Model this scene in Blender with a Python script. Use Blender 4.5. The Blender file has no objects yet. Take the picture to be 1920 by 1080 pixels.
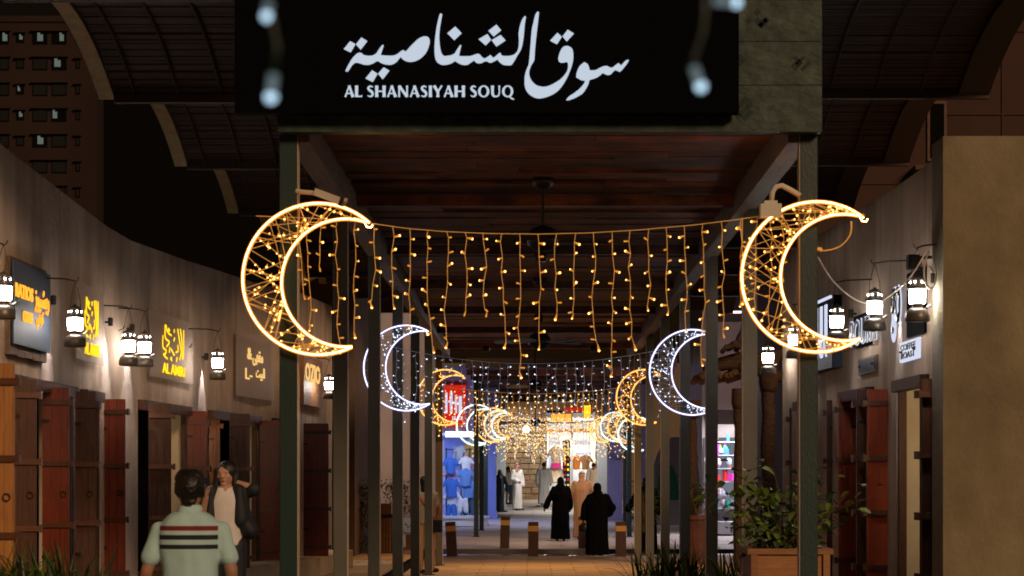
import bpy, bmesh, math, random
from mathutils import Vector, Matrix, noise
random.seed(7)
R = math.radians
SC = bpy.context.scene
COL = SC.collection
# ------------------------------------------------------------------ camera, world, sun, exposure
F = 3900.0                                   # focal length in pixels of the 1920 px wide photograph
EYE = 1.65
cd = bpy.data.cameras.new('camera'); cam = bpy.data.objects.new('camera', cd); COL.objects.link(cam)
cam.location = (0, 0, EYE); cam.rotation_euler = (R(90), 0, 0)
cd.sensor_width = 36; cd.lens = 36 * F / 1920
cd.shift_x = -(998 - 960) / 1920; cd.shift_y = (905 - 540) / 1920
cd.clip_start = 0.1; cd.clip_end = 1200
cd.dof.use_dof = True; cd.dof.focus_distance = 32; cd.dof.aperture_fstop = 5.0
SC.camera = cam
w = bpy.data.worlds.new('World'); SC.world = w; w.use_nodes = True
wn = w.node_tree.nodes; wl = w.node_tree.links
bg = wn['Background']
sky = wn.new('ShaderNodeTexSky'); sky.sky_type = 'NISHITA'; sky.sun_disc = False
SUN_EL, SUN_AZ = 24, 150                      # weak warm town glow arriving from behind and right of the camera
sky.sun_elevation = R(SUN_EL); sky.sun_rotation = R(SUN_AZ)
mixc = wn.new('ShaderNodeMix'); mixc.data_type = 'RGBA'; mixc.blend_type = 'MULTIPLY'; mixc.inputs[0].default_value = 1
mixc.inputs[7].default_value = (1.0, 0.42, 0.16, 1)
wl.new(sky.outputs[0], mixc.inputs[6]); wl.new(mixc.outputs[2], bg.inputs[0]); bg.inputs[1].default_value = 0.0016
sd = bpy.data.lights.new('sun', 'SUN'); sun = bpy.data.objects.new('sun', sd); COL.objects.link(sun)
sd.energy = 2.0; sd.angle = R(14); sd.color = (1.0, 0.66, 0.40)
_az, _el = R(SUN_AZ), R(SUN_EL)
sdir = Vector((math.sin(_az) * math.cos(_el), math.cos(_az) * math.cos(_el), math.sin(_el)))
sun.rotation_euler = sdir.to_track_quat('Z', 'Y').to_euler()
SC.view_settings.view_transform = 'Standard'; SC.view_settings.look = 'None'
SC.view_settings.gamma = 1; SC.view_settings.exposure = 0.0; SC.view_settings.use_curve_mapping = False
SC.cycles.use_denoising = True
SC.cycles.max_bounces = 6; SC.cycles.diffuse_bounces = 3; SC.cycles.glossy_bounces = 3
SC.cycles.sample_clamp_indirect = 2.0; SC.cycles.sample_clamp_direct = 0
SC.cycles.caustics_reflective = False; SC.cycles.caustics_refractive = False
SC.cycles.use_light_tree = True
SC.cycles.filter_width = 1.7

def P(px, py, d):
    return Vector(((px - 998) / F * d, d, EYE + (905 - py) / F * d))
def ramp(d):
    return 0.0 if d < 51.5 else 0.022 * (d - 51.5)

# ------------------------------------------------------------------ helpers
class MB:
    def __init__(s): s.v = []; s.f = []; s.m = []; s.cm = 0; s.sm = []; s.smooth = False
    def add(s, vs, fs):
        b = len(s.v); s.v += [tuple(x) for x in vs]
        for f in fs: s.f.append([b + i for i in f]); s.m.append(s.cm); s.sm.append(s.smooth)
    def box(s, c, sz, rz=0, M=None):
        x, y, z = sz[0] / 2, sz[1] / 2, sz[2] / 2
        vs = [Vector((a * x, b * y, e * z)) for a in (-1, 1) for b in (-1, 1) for e in (-1, 1)]
        rm = M if M is not None else Matrix.Rotation(rz, 3, 'Z')
        s.add([rm @ v + Vector(c) for v in vs], [(0,1,3,2),(4,6,7,5),(0,4,5,1),(2,3,7,6),(0,2,6,4),(1,5,7,3)])
    def b2(s, p0, p1):
        s.box([(a + b) / 2 for a, b in zip(p0, p1)], [abs(b - a) for a, b in zip(p0, p1)])
    def beam(s, p0, p1, wd, ht):
        p0, p1 = Vector(p0), Vector(p1); d = p1 - p0
        q = d.to_track_quat('Y', 'Z').to_matrix()
        s.box((p0 + p1) / 2, (wd, d.length, ht), M=q)
    def tube(s, pts, r, n=6, cap=True):
        pts = [Vector(p) for p in pts]; k = len(pts)
        rs = r if isinstance(r, (list, tuple)) else [r] * k
        vs = []; up = Vector((0, 0, 1)); prev = None
        for i, p in enumerate(pts):
            t = (pts[min(i + 1, k - 1)] - pts[max(i - 1, 0)])
            t = t.normalized() if t.length > 1e-9 else Vector((0, 0, 1))
            if prev is None:
                a = t.orthogonal().normalized()
            else:
                a = prev - t * prev.dot(t)
                a = a.normalized() if a.length > 1e-6 else t.orthogonal().normalized()
            prev = a; b = t.cross(a)
            for j in range(n):
                an = 2 * math.pi * j / n
                vs.append(p + (a * math.cos(an) + b * math.sin(an)) * rs[i])
        fs = [(i * n + j, i * n + (j + 1) % n, (i + 1) * n + (j + 1) % n, (i + 1) * n + j) for i in range(k - 1) for j in range(n)]
        if cap: fs += [tuple(range(n))[::-1], tuple((k - 1) * n + j for j in range(n))]
        s.add(vs, fs)
    def ring(s, pts, r, n=6):
        pts = [Vector(p) for p in pts]; k = len(pts); vs = []
        nrm = Vector((0, 1, 0))
        for i, p in enumerate(pts):
            t = (pts[(i + 1) % k] - pts[i - 1]).normalized(); b = t.cross(nrm).normalized()
            for j in range(n):
                an = 2 * math.pi * j / n; vs.append(p + (nrm * math.cos(an) + b * math.sin(an)) * r)
        s.add(vs, [(i * n + j, i * n + (j + 1) % n, ((i + 1) % k) * n + (j + 1) % n, ((i + 1) % k) * n + j) for i in range(k) for j in range(n)])
    def lathe(s, prof, c=(0, 0, 0), n=16, sx=1, sy=1):
        c = Vector(c); vs = []; k = len(prof)
        for r, z in prof:
            for j in range(n):
                a = 2 * math.pi * j / n; vs.append(c + Vector((r * sx * math.cos(a), r * sy * math.sin(a), z)))
        fs = [(i * n + j, i * n + (j + 1) % n, (i + 1) * n + (j + 1) % n, (i + 1) * n + j) for i in range(k - 1) for j in range(n)]
        fs += [tuple(range(n))[::-1], tuple((k - 1) * n + j for j in range(n))]
        s.add(vs, fs)
    def ball(s, c, r, n=8, m=6):
        if not isinstance(r, (tuple, list)): r = (r, r, r)
        c = Vector(c); vs = [c + Vector((0, 0, -r[2]))]
        for i in range(1, m):
            t = math.pi * i / m
            for j in range(n):
                a = 2 * math.pi * j / n
                vs.append(c + Vector((r[0] * math.sin(t) * math.cos(a), r[1] * math.sin(t) * math.sin(a), -r[2] * math.cos(t))))
        vs.append(c + Vector((0, 0, r[2]))); e = len(vs) - 1; fs = []
        for j in range(n):
            fs.append((0, 1 + (j + 1) % n, 1 + j)); fs.append((e, e - n + j, e - n + (j + 1) % n))
        for i in range(m - 2):
            for j in range(n):
                a = 1 + i * n
                fs.append((a + j, a + (j + 1) % n, a + n + (j + 1) % n, a + n + j))
        s.add(vs, fs)
    def cap(s, p0, p1, r0, r1, n=10, fl=1.0, ax=None):
        """tapered capsule p0->p1, closed; fl flattens along ax"""
        p0, p1 = Vector(p0), Vector(p1); t = (p1 - p0).normalized()
        a = Vector(ax) if ax is not None else t.orthogonal()
        a = (a - t * a.dot(t)).normalized(); b = t.cross(a)
        st = []
        for i in range(1, 4): an = math.pi / 2 * i / 4; st.append((p0 - t * r0 * math.cos(an), r0 * math.sin(an)))
        L = 5
        for i in range(L + 1): q = i / L; st.append((p0.lerp(p1, q), r0 + (r1 - r0) * q))
        for i in range(3, 0, -1): an = math.pi / 2 * i / 4; st.append((p1 + t * r1 * math.cos(an), r1 * math.sin(an)))
        vs = [p0 - t * r0]; 
        for c, r in st:
            for j in range(n):
                an = 2 * math.pi * j / n; vs.append(c + (a * math.cos(an) * fl + b * math.sin(an)) * r)
        vs.append(p1 + t * r1); e = len(vs) - 1; fs = []
        for j in range(n): fs.append((0, 1 + (j + 1) % n, 1 + j)); fs.append((e, e - n + j, e - n + (j + 1) % n))
        for i in range(len(st) - 1):
            q = 1 + i * n
            for j in range(n): fs.append((q + j, q + (j + 1) % n, q + n + (j + 1) % n, q + n + j))
        s.add(vs, fs)
    def loft(s, rings, n=20):
        """rings: (cx, cy, z, rx, ry)"""
        vs = []
        for cx, cy, z, rx, ry in rings:
            for j in range(n):
                a = 2 * math.pi * j / n; c_, s_ = math.cos(a), math.sin(a)
                e = 0.85
                vs.append((cx + rx * math.copysign(abs(c_) ** e, c_), cy + ry * math.copysign(abs(s_) ** e, s_), z))
        k = len(rings)
        fs = [(i * n + j, i * n + (j + 1) % n, (i + 1) * n + (j + 1) % n, (i + 1) * n + j) for i in range(k - 1) for j in range(n)]
        fs += [tuple(range(n))[::-1], tuple((k - 1) * n + j for j in range(n))]
        s.add(vs, fs)
    def mesh(s, name, mats):
        me = bpy.data.meshes.new(name); me.from_pydata(s.v, [], s.f)
        if not isinstance(mats, (list, tuple)): mats = [mats]
        for m in mats: me.materials.append(m)
        if len(mats) > 1: me.polygons.foreach_set('material_index', s.m)
        me.polygons.foreach_set('use_smooth', s.sm)
        me.update(); return me
    def build(s, name, mats, parent=None, kind=None):
        o_ = org(parent)
        if o_.length > 0: s.v = [(a - o_.x, b - o_.y, c - o_.z) for a, b, c in s.v]
        me = s.mesh(name, mats)
        o = bpy.data.objects.new(name, me); COL.objects.link(o)
        if parent is not None: o.parent = parent
        if kind: o['kind'] = kind
        return o
def org(p):
    v = Vector((0, 0, 0))
    while p is not None: v += Vector(p.location); p = p.parent
    return v
def obj(name, me, parent=None, loc=(0, 0, 0), rot=(0, 0, 0), kind=None):
    o = bpy.data.objects.new(name, me); COL.objects.link(o); o.parent = parent; o.location = loc; o.rotation_euler = rot
    if kind: o['kind'] = kind
    return o
def tag(o, label=None, cat=None, group=None, kind=None):
    if label: o['label'] = label
    if cat: o['category'] = cat
    if group: o['group'] = group
    if kind: o['kind'] = kind
    return o
def thing(name, label, cat, loc=(0, 0, 0), rz=0, group=None):
    o = bpy.data.objects.new(name, None); COL.objects.link(o); o.location = loc; o.rotation_euler = (0, 0, rz)
    o.empty_display_size = .1
    return tag(o, label, cat, group)
KIDS = {}
def copy_tree(o, parent=None):
    c = o.copy(); COL.objects.link(c); c.parent = parent
    for ch in [x for x in COL.objects if x.parent == o]: copy_tree(ch, c)
    return c

# ------------------------------------------------------------------ materials
def mat(name, col, rough=.7, col2=None, sc=6, stretch=(1, 1, 1), bump=.0, bsc=40, metal=0, spec=.4, var=0.0, coord='Object', streak=None):
    m = bpy.data.materials.new(name); m.use_nodes = True; n = m.node_tree.nodes; l = m.node_tree.links
    b = n['Principled BSDF']; b.inputs['Roughness'].default_value = rough; b.inputs['Metallic'].default_value = metal
    b.inputs['Specular IOR Level'].default_value = spec
    b.inputs['Base Color'].default_value = (*col, 1)
    tc = n.new('ShaderNodeTexCoord'); mp = n.new('ShaderNodeMapping'); mp.inputs['Scale'].default_value = stretch
    l.new(tc.outputs[coord], mp.inputs[0])
    if col2 is not None:
        nz = n.new('ShaderNodeTexNoise'); nz.inputs['Scale'].default_value = sc; nz.inputs['Detail'].default_value = 6; nz.inputs['Roughness'].default_value = .65
        l.new(mp.outputs[0], nz.inputs['Vector'])
        rp = n.new('ShaderNodeValToRGB'); rp.color_ramp.elements[0].position = .32; rp.color_ramp.elements[1].position = .7
        rp.color_ramp.elements[0].color = (*col, 1); rp.color_ramp.elements[1].color = (*col2, 1)
        l.new(nz.outputs['Fac'], rp.inputs[0]); out = rp.outputs[0]
        if streak:
            n2 = n.new('ShaderNodeTexNoise'); n2.inputs['Scale'].default_value = streak[0]; n2.inputs['Detail'].default_value = 4
            m2 = n.new('ShaderNodeMapping'); m2.inputs['Scale'].default_value = streak[1]
            l.new(tc.outputs[coord], m2.inputs[0]); l.new(m2.outputs[0], n2.inputs['Vector'])
            r2 = n.new('ShaderNodeMapRange'); r2.inputs[1].default_value = .35; r2.inputs[2].default_value = .7; r2.inputs[3].default_value = streak[2]; r2.inputs[4].default_value = 1.05
            l.new(n2.outputs['Fac'], r2.inputs[0])
            mu = n.new('ShaderNodeMix'); mu.data_type = 'RGBA'; mu.blend_type = 'MULTIPLY'; mu.inputs[0].default_value = 1
            l.new(out, mu.inputs[6]); l.new(r2.outputs[0], mu.inputs[7]); out = mu.outputs[2]
        if var:
            oi = n.new('ShaderNodeObjectInfo'); r3 = n.new('ShaderNodeMapRange'); r3.inputs[3].default_value = 1 - var; r3.inputs[4].default_value = 1 + var
            l.new(oi.outputs['Random'], r3.inputs[0])
            mu = n.new('ShaderNodeMix'); mu.data_type = 'RGBA'; mu.blend_type = 'MULTIPLY'; mu.inputs[0].default_value = 1
            l.new(out, mu.inputs[6]); l.new(r3.outputs[0], mu.inputs[7]); out = mu.outputs[2]
        l.new(out, b.inputs['Base Color'])
        rr = n.new('ShaderNodeMapRange'); rr.inputs[3].default_value = max(.02, rough - .12); rr.inputs[4].default_value = min(1, rough + .12)
        l.new(nz.outputs['Fac'], rr.inputs[0]); l.new(rr.outputs[0], b.inputs['Roughness'])
    if bump:
        bn = n.new('ShaderNodeTexNoise'); bn.inputs['Scale'].default_value = bsc; bn.inputs['Detail'].default_value = 5
        l.new(mp.outputs[0], bn.inputs['Vector'])
        bp = n.new('ShaderNodeBump'); bp.inputs['Strength'].default_value = bump; bp.inputs['Distance'].default_value = .02
        l.new(bn.outputs['Fac'], bp.inputs['Height']); l.new(bp.outputs[0], b.inputs['Normal'])
    return m
def emit(name, col, s, light=True):
    m = bpy.data.materials.new(name); m.use_nodes = True; n = m.node_tree.nodes; l = m.node_tree.links
    n.remove(n['Principled BSDF']); e = n.new('ShaderNodeEmission'); e.inputs[0].default_value = (*col, 1); e.inputs[1].default_value = s
    l.new(e.outputs[0], n['Material Output'].inputs[0])
    if not light: m.cycles.emission_sampling = 'NONE'
    return m
def glass(name, col=(1, 1, 1), rough=.05):
    m = bpy.data.materials.new(name); m.use_nodes = True; b = m.node_tree.nodes['Principled BSDF']
    b.inputs['Base Color'].default_value = (*col, 1); b.inputs['Roughness'].default_value = rough
    b.inputs['Alpha'].default_value = .25; b.inputs['Specular IOR Level'].default_value = .6
    return m
M = {}
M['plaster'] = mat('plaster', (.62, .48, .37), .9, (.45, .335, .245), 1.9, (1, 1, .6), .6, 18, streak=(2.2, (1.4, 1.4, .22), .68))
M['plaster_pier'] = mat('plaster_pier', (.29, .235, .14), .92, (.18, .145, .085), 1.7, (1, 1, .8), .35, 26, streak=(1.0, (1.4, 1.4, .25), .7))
M['plaster_far'] = mat('plaster_far', (.38, .32, .30), .9, (.28, .235, .22), 1.2, (1, 1, .5), .15, 20)
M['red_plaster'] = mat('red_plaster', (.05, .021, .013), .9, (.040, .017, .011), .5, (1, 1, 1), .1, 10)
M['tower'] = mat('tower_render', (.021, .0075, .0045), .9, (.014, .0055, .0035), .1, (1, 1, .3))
M['cream'] = mat('cream_jamb', (.72, .60, .42), .85, (.62, .50, .34), 3)
M['leaf_wood'] = mat('door_wood', (.20, .034, .012), .42, (.10, .017, .007), 5, (9, 9, .8), .25, 14, var=.45)
M['leaf_wood2'] = mat('door_wood_brown', (.115, .040, .015), .45, (.055, .020, .008), 5, (9, 9, .8), .25, 14, var=.3)
M['batten'] = mat('batten_wood', (.115, .040, .018), .40, (.07, .025, .012), 6, (4, 4, 9), .2, 20, var=.3)
M['leaf_red_lit'] = mat('door_wood_red_lit', (.42, .070, .020), .42, (.26, .042, .012), 5, (9, 9, .8), .2, 14, var=.25)  # door red raised for the right leaves, in place of light on them
M['leaf_orange_lit'] = mat('door_wood_orange_lit', (.42, .19, .05), .5, (.26, .11, .03), 5, (9, 9, .8), .2, 14)  # orange lamplight on the leftmost leaf put into its wood colour
M['post_lit'] = mat('post_paint_lit', (.105, .098, .078), .45, (.07, .067, .055), 2, (1, 1, .5), .12, 60, spec=.5)  # same post paint, lightened for the light on the farther posts
M['frame_wood'] = mat('frame_wood', (.10, .035, .014), .6, (.05, .02, .01), 6, (6, 6, 1), .2, 20)
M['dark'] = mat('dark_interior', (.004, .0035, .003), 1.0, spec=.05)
M['post'] = mat('post_paint', (.012, .032, .029), .42, (.007, .021, .019), 2, (1, 1, .5), .12, 60, spec=.5)
M['ceil'] = mat('ceiling_plank_wood', (.24, .070, .022), .6, (.035, .010, .005), 3.2, (.9, 6, 3), .6, 9, var=.55, streak=(2.2, (1.2, 1.6, 1), .25))
M['lit_face'] = mat('post_lit_face', (.50, .40, .27), .55, (.38, .30, .20), 3)  # pale colour stands for corridor light on the inner post faces
M['beam'] = mat('beam_wood', (.15, .105, .065), .6, (.09, .06, .036), 4, (4, .6, 4), .2, 20)
M['fascia'] = mat('fascia_board', (.050, .080, .058), .6, (.018, .036, .030), 3.2, (1, 1, 1.6), .3, 18, streak=(7, (1.4, 1, 1.4), .45))
M['fascia_dark'] = mat('fascia_pattern_paint', (.008, .020, .017), .7)
M['signblack'] = mat('sign_black', (.0015, .002, .003), .9, spec=.05)
M['reed'] = mat('reed_lath', (.050, .019, .010), .7, (.016, .006, .0035), 5, (.4, 12, 12), .3, 20)
M['rib'] = mat('canopy_rib', (.035, .02, .012), .7)
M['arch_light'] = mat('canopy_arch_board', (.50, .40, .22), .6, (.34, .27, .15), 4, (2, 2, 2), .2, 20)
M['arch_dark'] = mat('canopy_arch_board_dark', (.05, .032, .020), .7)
M['iron'] = mat('iron', (.03, .025, .022), .5, metal=.6)
M['brass'] = mat('lantern_metal', (.17, .15, .13), .4, (.10, .085, .07), 12, metal=.5)
M['pvc'] = mat('pvc_conduit', (.55, .50, .40), .5)
M['cable'] = mat('white_cable', (.62, .56, .46), .5)
M['wire_y'] = mat('clear_wire_lit', (.80, .52, .18), .35, spec=.6); M['wire_y'].node_tree.nodes['Principled BSDF'].inputs['Emission Color'].default_value = (1, .36, .05, 1); M['wire_y'].node_tree.nodes['Principled BSDF'].inputs['Emission Strength'].default_value = .16; M['wire_y'].cycles.emission_sampling = 'NONE'  # weak emission stands for LED light on the wires
M['wire_w'] = mat('clear_wire_white', (.62, .66, .74), .35, spec=.6)
M['paver'] = mat('paver_stone', (.40, .29, .175), .75, (.30, .21, .12), 2, (1, 1, 1), .2, 30, var=.14)
M['paver_g'] = mat('paver_grey', (.36, .32, .30), .7, (.27, .24, .23), 2, (1, 1, 1), .2, 30, var=.14)
M['bed'] = mat('joint_bed', (.10, .075, .05), .9)
M['asph'] = mat('road_stone', (.085, .085, .09), .28, (.05, .05, .055), 5, (1, 1, 1), .5, 14, spec=.6)
M['kerb'] = mat('kerb_stone', (.10, .08, .065), .7, (.06, .05, .04), 4)
M['ground'] = mat('ground_earth', (.10, .08, .06), .9, (.07, .055, .04), 1)
M['acryl'] = mat('acrylic_plate', (.50, .40, .33), .6, (.46, .37, .30), .8, spec=.1); M['acryl'].node_tree.nodes['Principled BSDF'].inputs['Alpha'].default_value = .45
M['steelblue'] = mat('brushed_steel_blue', (.030, .045, .07), .6, (.045, .06, .09), 2, (1, 30, 1), metal=.3)
M['oldwood'] = mat('old_wood', (.15, .085, .035), .7, (.07, .038, .016), 6, (2, 8, 2), .3, 20)
M['planter'] = mat('planter_wood', (.30, .13, .045), .55, (.18, .075, .026), 4, (1.2, 6, 9), .2, 16, var=.22)
M['planter_d'] = mat('planter_dark', (.10, .035, .022), .6, (.06, .02, .014), 4)
M['soil'] = mat('soil', (.03, .02, .014), .95)
M['leaf'] = mat('leaf_green', (.12, .18, .028), .45, (.065, .11, .018), 9, var=.3)
M['leaf_d'] = mat('leaf_dark', (.03, .06, .016), .45, (.018, .035, .01), 9, var=.3)
M['stem'] = mat('stem', (.09, .055, .025), .8)
M['palm'] = mat('palm_trunk', (.085, .042, .022), .9, (.025, .012, .007), 9, (1, 1, 3), 1.0, 22)
M['thatch'] = mat('log_roof', (.16, .075, .035), .9, (.03, .015, .009), 7, (1, 1, 1), .9, 18)
M['bollard'] = mat('bollard_wood', (.06, .018, .009), .5, (.035, .011, .006), 6, (5, 5, 1), .2, 20)
M['bandgold'] = mat('bollard_band', (.50, .25, .05), .4)
M['hair'] = mat('hair', (.008, .006, .005), .5)
M['skin'] = mat('skin', (.36, .185, .11), .5, (.31, .155, .09), 6)
M['tee'] = mat('tee_cloth', (.66, .62, .60), .85, (.56, .52, .50), 5)
M['skin_l'] = mat('skin_light', (.44, .25, .165), .5, (.38, .21, .135), 6)
M['abaya'] = mat('black_cloth', (.0025, .0025, .003), .95, (.004, .004, .0045), 9, spec=.04)
M['abaya_blue'] = mat('dark_blue_cloth', (.02, .028, .042), .75)
M['beigecloth'] = mat('beige_cloth', (.58, .36, .20), .8, (.50, .30, .16), 5)
M['whitecloth'] = mat('white_cloth', (.80, .77, .76), .8, (.72, .70, .70), 4)
M['bluewhite'] = mat('blue_white_cloth', (.62, .70, .78), .8, (.55, .63, .72), 4)
M['tan'] = mat('tan_shirt', (.40, .33, .26), .8, (.33, .27, .21), 5)
M['khaki'] = mat('khaki_cloth', (.42, .24, .11), .8, (.36, .20, .09), 5)
M['jeans'] = mat('jeans', (.05, .10, .16), .8)
M['navy'] = mat('black_jacket', (.010, .011, .016), .7)
M['keffiyeh'] = mat('red_keffiyeh', (.42, .06, .06), .8, (.75, .55, .52), 60)
M['blackpl'] = mat('black_plastic', (.01, .01, .01), .35)
M['stoneblock'] = mat('stone_block', (.27, .21, .155), .9, (.17, .13, .095), 7, (1, 1, 1), .6, 10, var=.2)
M['mortar'] = mat('mortar', (.14, .10, .065), .95)
M['bluelitwall'] = mat('shop_wall_blue_lit', (.20, .26, .55), .6)  # blue of the shop light put into the surface colour
M['greypier'] = mat('pier_grey', (.40, .44, .50), .7, (.33, .37, .43), 3)
M['violetlitpier'] = mat('pier_violet_lit', (.25, .23, .36), .7, (.20, .18, .30), 3)  # violet light put into the pier colour
M['shirtblue'] = mat('shirt_blue', (.05, .16, .62), .8)
M['shirtblue2'] = mat('shirt_mid_blue', (.13, .28, .70), .8)
M['shirtwhite'] = mat('shirt_white', (.75, .78, .85), .8)
M['shirtpink'] = mat('shirt_pink', (.72, .45, .58), .8)
M['gold'] = mat('gold_shirt', (.70, .42, .08), .6)
M['magenta'] = mat('magenta_cloth', (.70, .05, .42), .7)
M['goodsred'] = mat('goods_red', (.65, .03, .03), .6)
M['orangecl'] = mat('goods_orange', (.72, .28, .06), .6)
M['rug'] = mat('patterned_rug', (.10, .03, .10), .9, (.45, .30, .42), 26, (1, 1, 1))
M['teal'] = mat('teal_panel', (.02, .24, .20), .5)
M['awn'] = mat('awning_cloth', (.20, .18, .17), .8)
# light sources
NY = (1.0, .50, .14); NW = (.80, .86, 1.0)
M['neon_y'] = emit('neon_warm', (1.0, .48, .16), 15)
M['neon_w'] = emit('neon_white', (.80, .80, 1.0), 3.2)
M['halo_y'] = emit('neon_halo_warm', (1.0, .30, .035), 1.7); M['halo_w'] = emit('neon_halo_white', (.50, .46, .95), .75, False)  # coloured glow around the neon, made as dimmer emission
M['neon_t'] = emit('neon_white_green', (.70, .95, .92), 1.8)
M['neon_y2'] = emit('neon_warm_far', (1.0, .52, .13), 1.7)
M['led_y'] = emit('led_warm', (1.0, .47, .12), 4.5, False)
M['led_y_dim'] = emit('led_warm_body', (1.0, .36, .04), .8, False)
M['led_w'] = emit('led_white', (.72, .80, 1.0), 2.6, False)
M['led_w_dim'] = emit('led_white_body', (.60, .66, .9), .45, False)
M['led_yfar'] = emit('led_warm_far', (1.0, .60, .16), 2.4, False)
M['led_wfar'] = emit('led_white_far', (.84, .88, .9), 1.1, False)
M['lampglass'] = emit('lantern_glow', (1.0, .91, .84), 62.0)
M['signwhite'] = emit('sign_letter_light', (.70, .80, .93), .78)
M['letter_o'] = emit('letter_orange', (1.0, .36, .03), 1.7)
M['letter_y'] = emit('letter_yellow', (1.0, .60, .015), 1.5)
M['letter_g'] = emit('letter_gold', (1.0, .60, .20), 1.0)
M['letter_w'] = emit('letter_white', (.75, .80, 1.0), .9)
M['shoplight'] = emit('shop_light_panel', (.95, .97, 1.0), 2.5)
M['bluelight'] = emit('blue_light_panel', (.18, .32, 1.0), .8)
M['redbox'] = emit('red_light_box', (.85, .02, .01), .75)
M['winlit'] = emit('lit_window', (.62, .72, .62), .18)
M['letterblack'] = mat('black_letter', (.012, .012, .014), .3)
# ------------------------------------------------------------------ the setting
FX0, FX1 = -1.86, 2.11                       # the two post rows
def quadsheet(name, x0, x1, pts, m, kind='structure'):
    b = MB()
    for (d0, z0), (d1, z1) in zip(pts, pts[1:]):
        b.add([(x0, d0, z0), (x1, d0, z0), (x1, d1, z1), (x0, d1, z1)], [(0, 1, 2, 3)])
    return b.build(name, m, None, kind)
quadsheet('ground', -300, 300, [(-40, -.16), (46.95, -.16), (51.6, -.16), (94, .74), (400, .74)], M['ground'])
# pavement of the walk: a bed with separate stone pavers on it
def paved(name, x0, x1, d0, d1, zf, px, py, m, d_from, piece='paver'):
    b = MB(); n = 8
    for i in range(n):
        a, c = d0 + (d1 - d0) * i / n, d0 + (d1 - d0) * (i + 1) / n
        za, zc = zf(a) - .012, zf(c) - .012
        b.add([(x0, a, za), (x1, a, za), (x1, c, zc), (x0, c, zc)], [(0, 1, 2, 3)])
    for y in (d0, d1):
        b.add([(x0, y, zf(y) - .012), (x1, y, zf(y) - .012), (x1, y, zf(y) - .3), (x0, y, zf(y) - .3)], [(0, 1, 2, 3)])
    base = b.build(name, M['bed'], None, 'structure')
    cnt = 0; y = d_from; row = 0; me = {}
    g = .008
    while y < d1 - .05:
        ly = min(py, d1 - y); x = x0 - (px / 2 if row % 2 else 0)
        while x < x1 - .02 and cnt < 290:
            a, c = max(x, x0), min(x + px, x1)
            if c - a > .05:
                key = (round(c - a, 3), round(ly, 3))
                if key not in me:
                    q = MB(); e = .006; wx, wy = (c - a) / 2 - g / 2, ly / 2 - g / 2
                    q.add([(-wx, -wy, -.02), (wx, -wy, -.02), (wx, wy, -.02), (-wx, wy, -.02),
                           (-wx + e, -wy + e, 0), (wx - e, -wy + e, 0), (wx - e, wy - e, 0), (-wx + e, wy - e, 0)],
                          [(4, 5, 6, 7), (0, 1, 5, 4), (1, 2, 6, 5), (2, 3, 7, 6), (3, 0, 4, 7)])
                    me[key] = q.mesh(piece, m)
                yc = y + ly / 2; sl = math.atan((zf(yc + .1) - zf(yc - .1)) / .2)
                obj(piece, me[key], base, ((a + c) / 2, yc, zf(yc) + random.uniform(-.0015, .0015)), (sl, 0, 0)); cnt += 1
            x += px
        y += ly; row += 1
    return base
paved('walkway', -2.35, 2.7, 6, 46.9, lambda d: 0, .9, .6, M['paver'], 33.5)
paved('pavement', -9, -2.36, 6, 46.9, lambda d: .20, .9, .9, M['paver'], 31)
paved('side_walk', 2.71, 10, 6, 46.9, lambda d: .02, 1.2, 1.2, M['paver'], 36)
paved('far_walkway', -6, 9, 51.6, 93, lambda d: ramp(d), 1.5, 1.1, M['paver_g'], 51.62)
quadsheet('road', -60, 60, [(47.06, -.10), (51.45, -.10)], M['asph'])
for (a, c, z) in ((46.9, 47.06, .004), (51.45, 51.6, .006)):
    k = MB(); k.b2((-30, a, -.2), (30, c, z)); k.build('kerb', M['kerb'], None, 'structure')
# plinth along the left shops
WL = [(8, -4.66), (22.7, -4.66), (26.5, -4.42), (30.5, -4.02), (32, -3.62), (35.5, -3.42)]
WR = [(18.4, 3.60), (20.5, 3.55), (23.2, 3.40), (26.6, 3.20)]
def lerp_pl(pl, d):
    if d <= pl[0][0]: return pl[0][1]
    for (a, x), (b, y) in zip(pl, pl[1:]):
        if d <= b: return x + (y - x) * (d - a) / (b - a)
    return pl[-1][1]
b = MB()
pp = WL
for (a, x), (c, y) in zip(pp, pp[1:]):
    b.add([(x, a, .21), (x + .36, a, .21), (y + .36, c, .21), (y, c, .21), (x, a, .50), (x + .36, a, .50), (y + .36, c, .50), (y, c, .50)],
          [(4, 5, 6, 7), (1, 2, 6, 5), (0, 1, 5, 4), (2, 3, 7, 6)])
b.build('shop_step', M['cream'], None, 'structure')

# ------------------------------------------------------------------ shop rows left and right (walls with real openings)
def wall_run(pl, opens, z0, z1, th, lint):
    ds = sorted(set([p[0] for p in pl] + ([18.2, 23.8, 28] if th < 0 else []) + [e for o in opens for e in o] + [p for p in (pl[0][0], pl[-1][0])]))
    m = MB()
    for a, c in zip(ds, ds[1:]):
        mid = (a + c) / 2; op = any(o[0] < mid < o[1] for o in opens)
        xa, xc = lerp_pl(pl, a), lerp_pl(pl, c); zb = lint if op else z0
        f = [(xa, a, zb), (xc, c, zb), (xc, c, z1(c)), (xa, a, z1(a))]
        k = [(x + th, y, z) for x, y, z in f]
        m.add(f + k, [(0, 1, 2, 3), (4, 5, 6, 7), (3, 2, 6, 7), (0, 1, 5, 4)])
    for o in opens:
        for e in o:
            x = lerp_pl(pl, e); m.add([(x, e, z0), (x + th, e, z0), (x + th, e, lint), (x, e, lint)], [(0, 1, 2, 3)])
    for e in (pl[0][0], pl[-1][0]):
        x = lerp_pl(pl, e); m.add([(x, e, z0), (x + th, e, z0), (x + th, e, z1(e)), (x, e, z1(e))], [(0, 1, 2, 3)])
    return m
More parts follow.
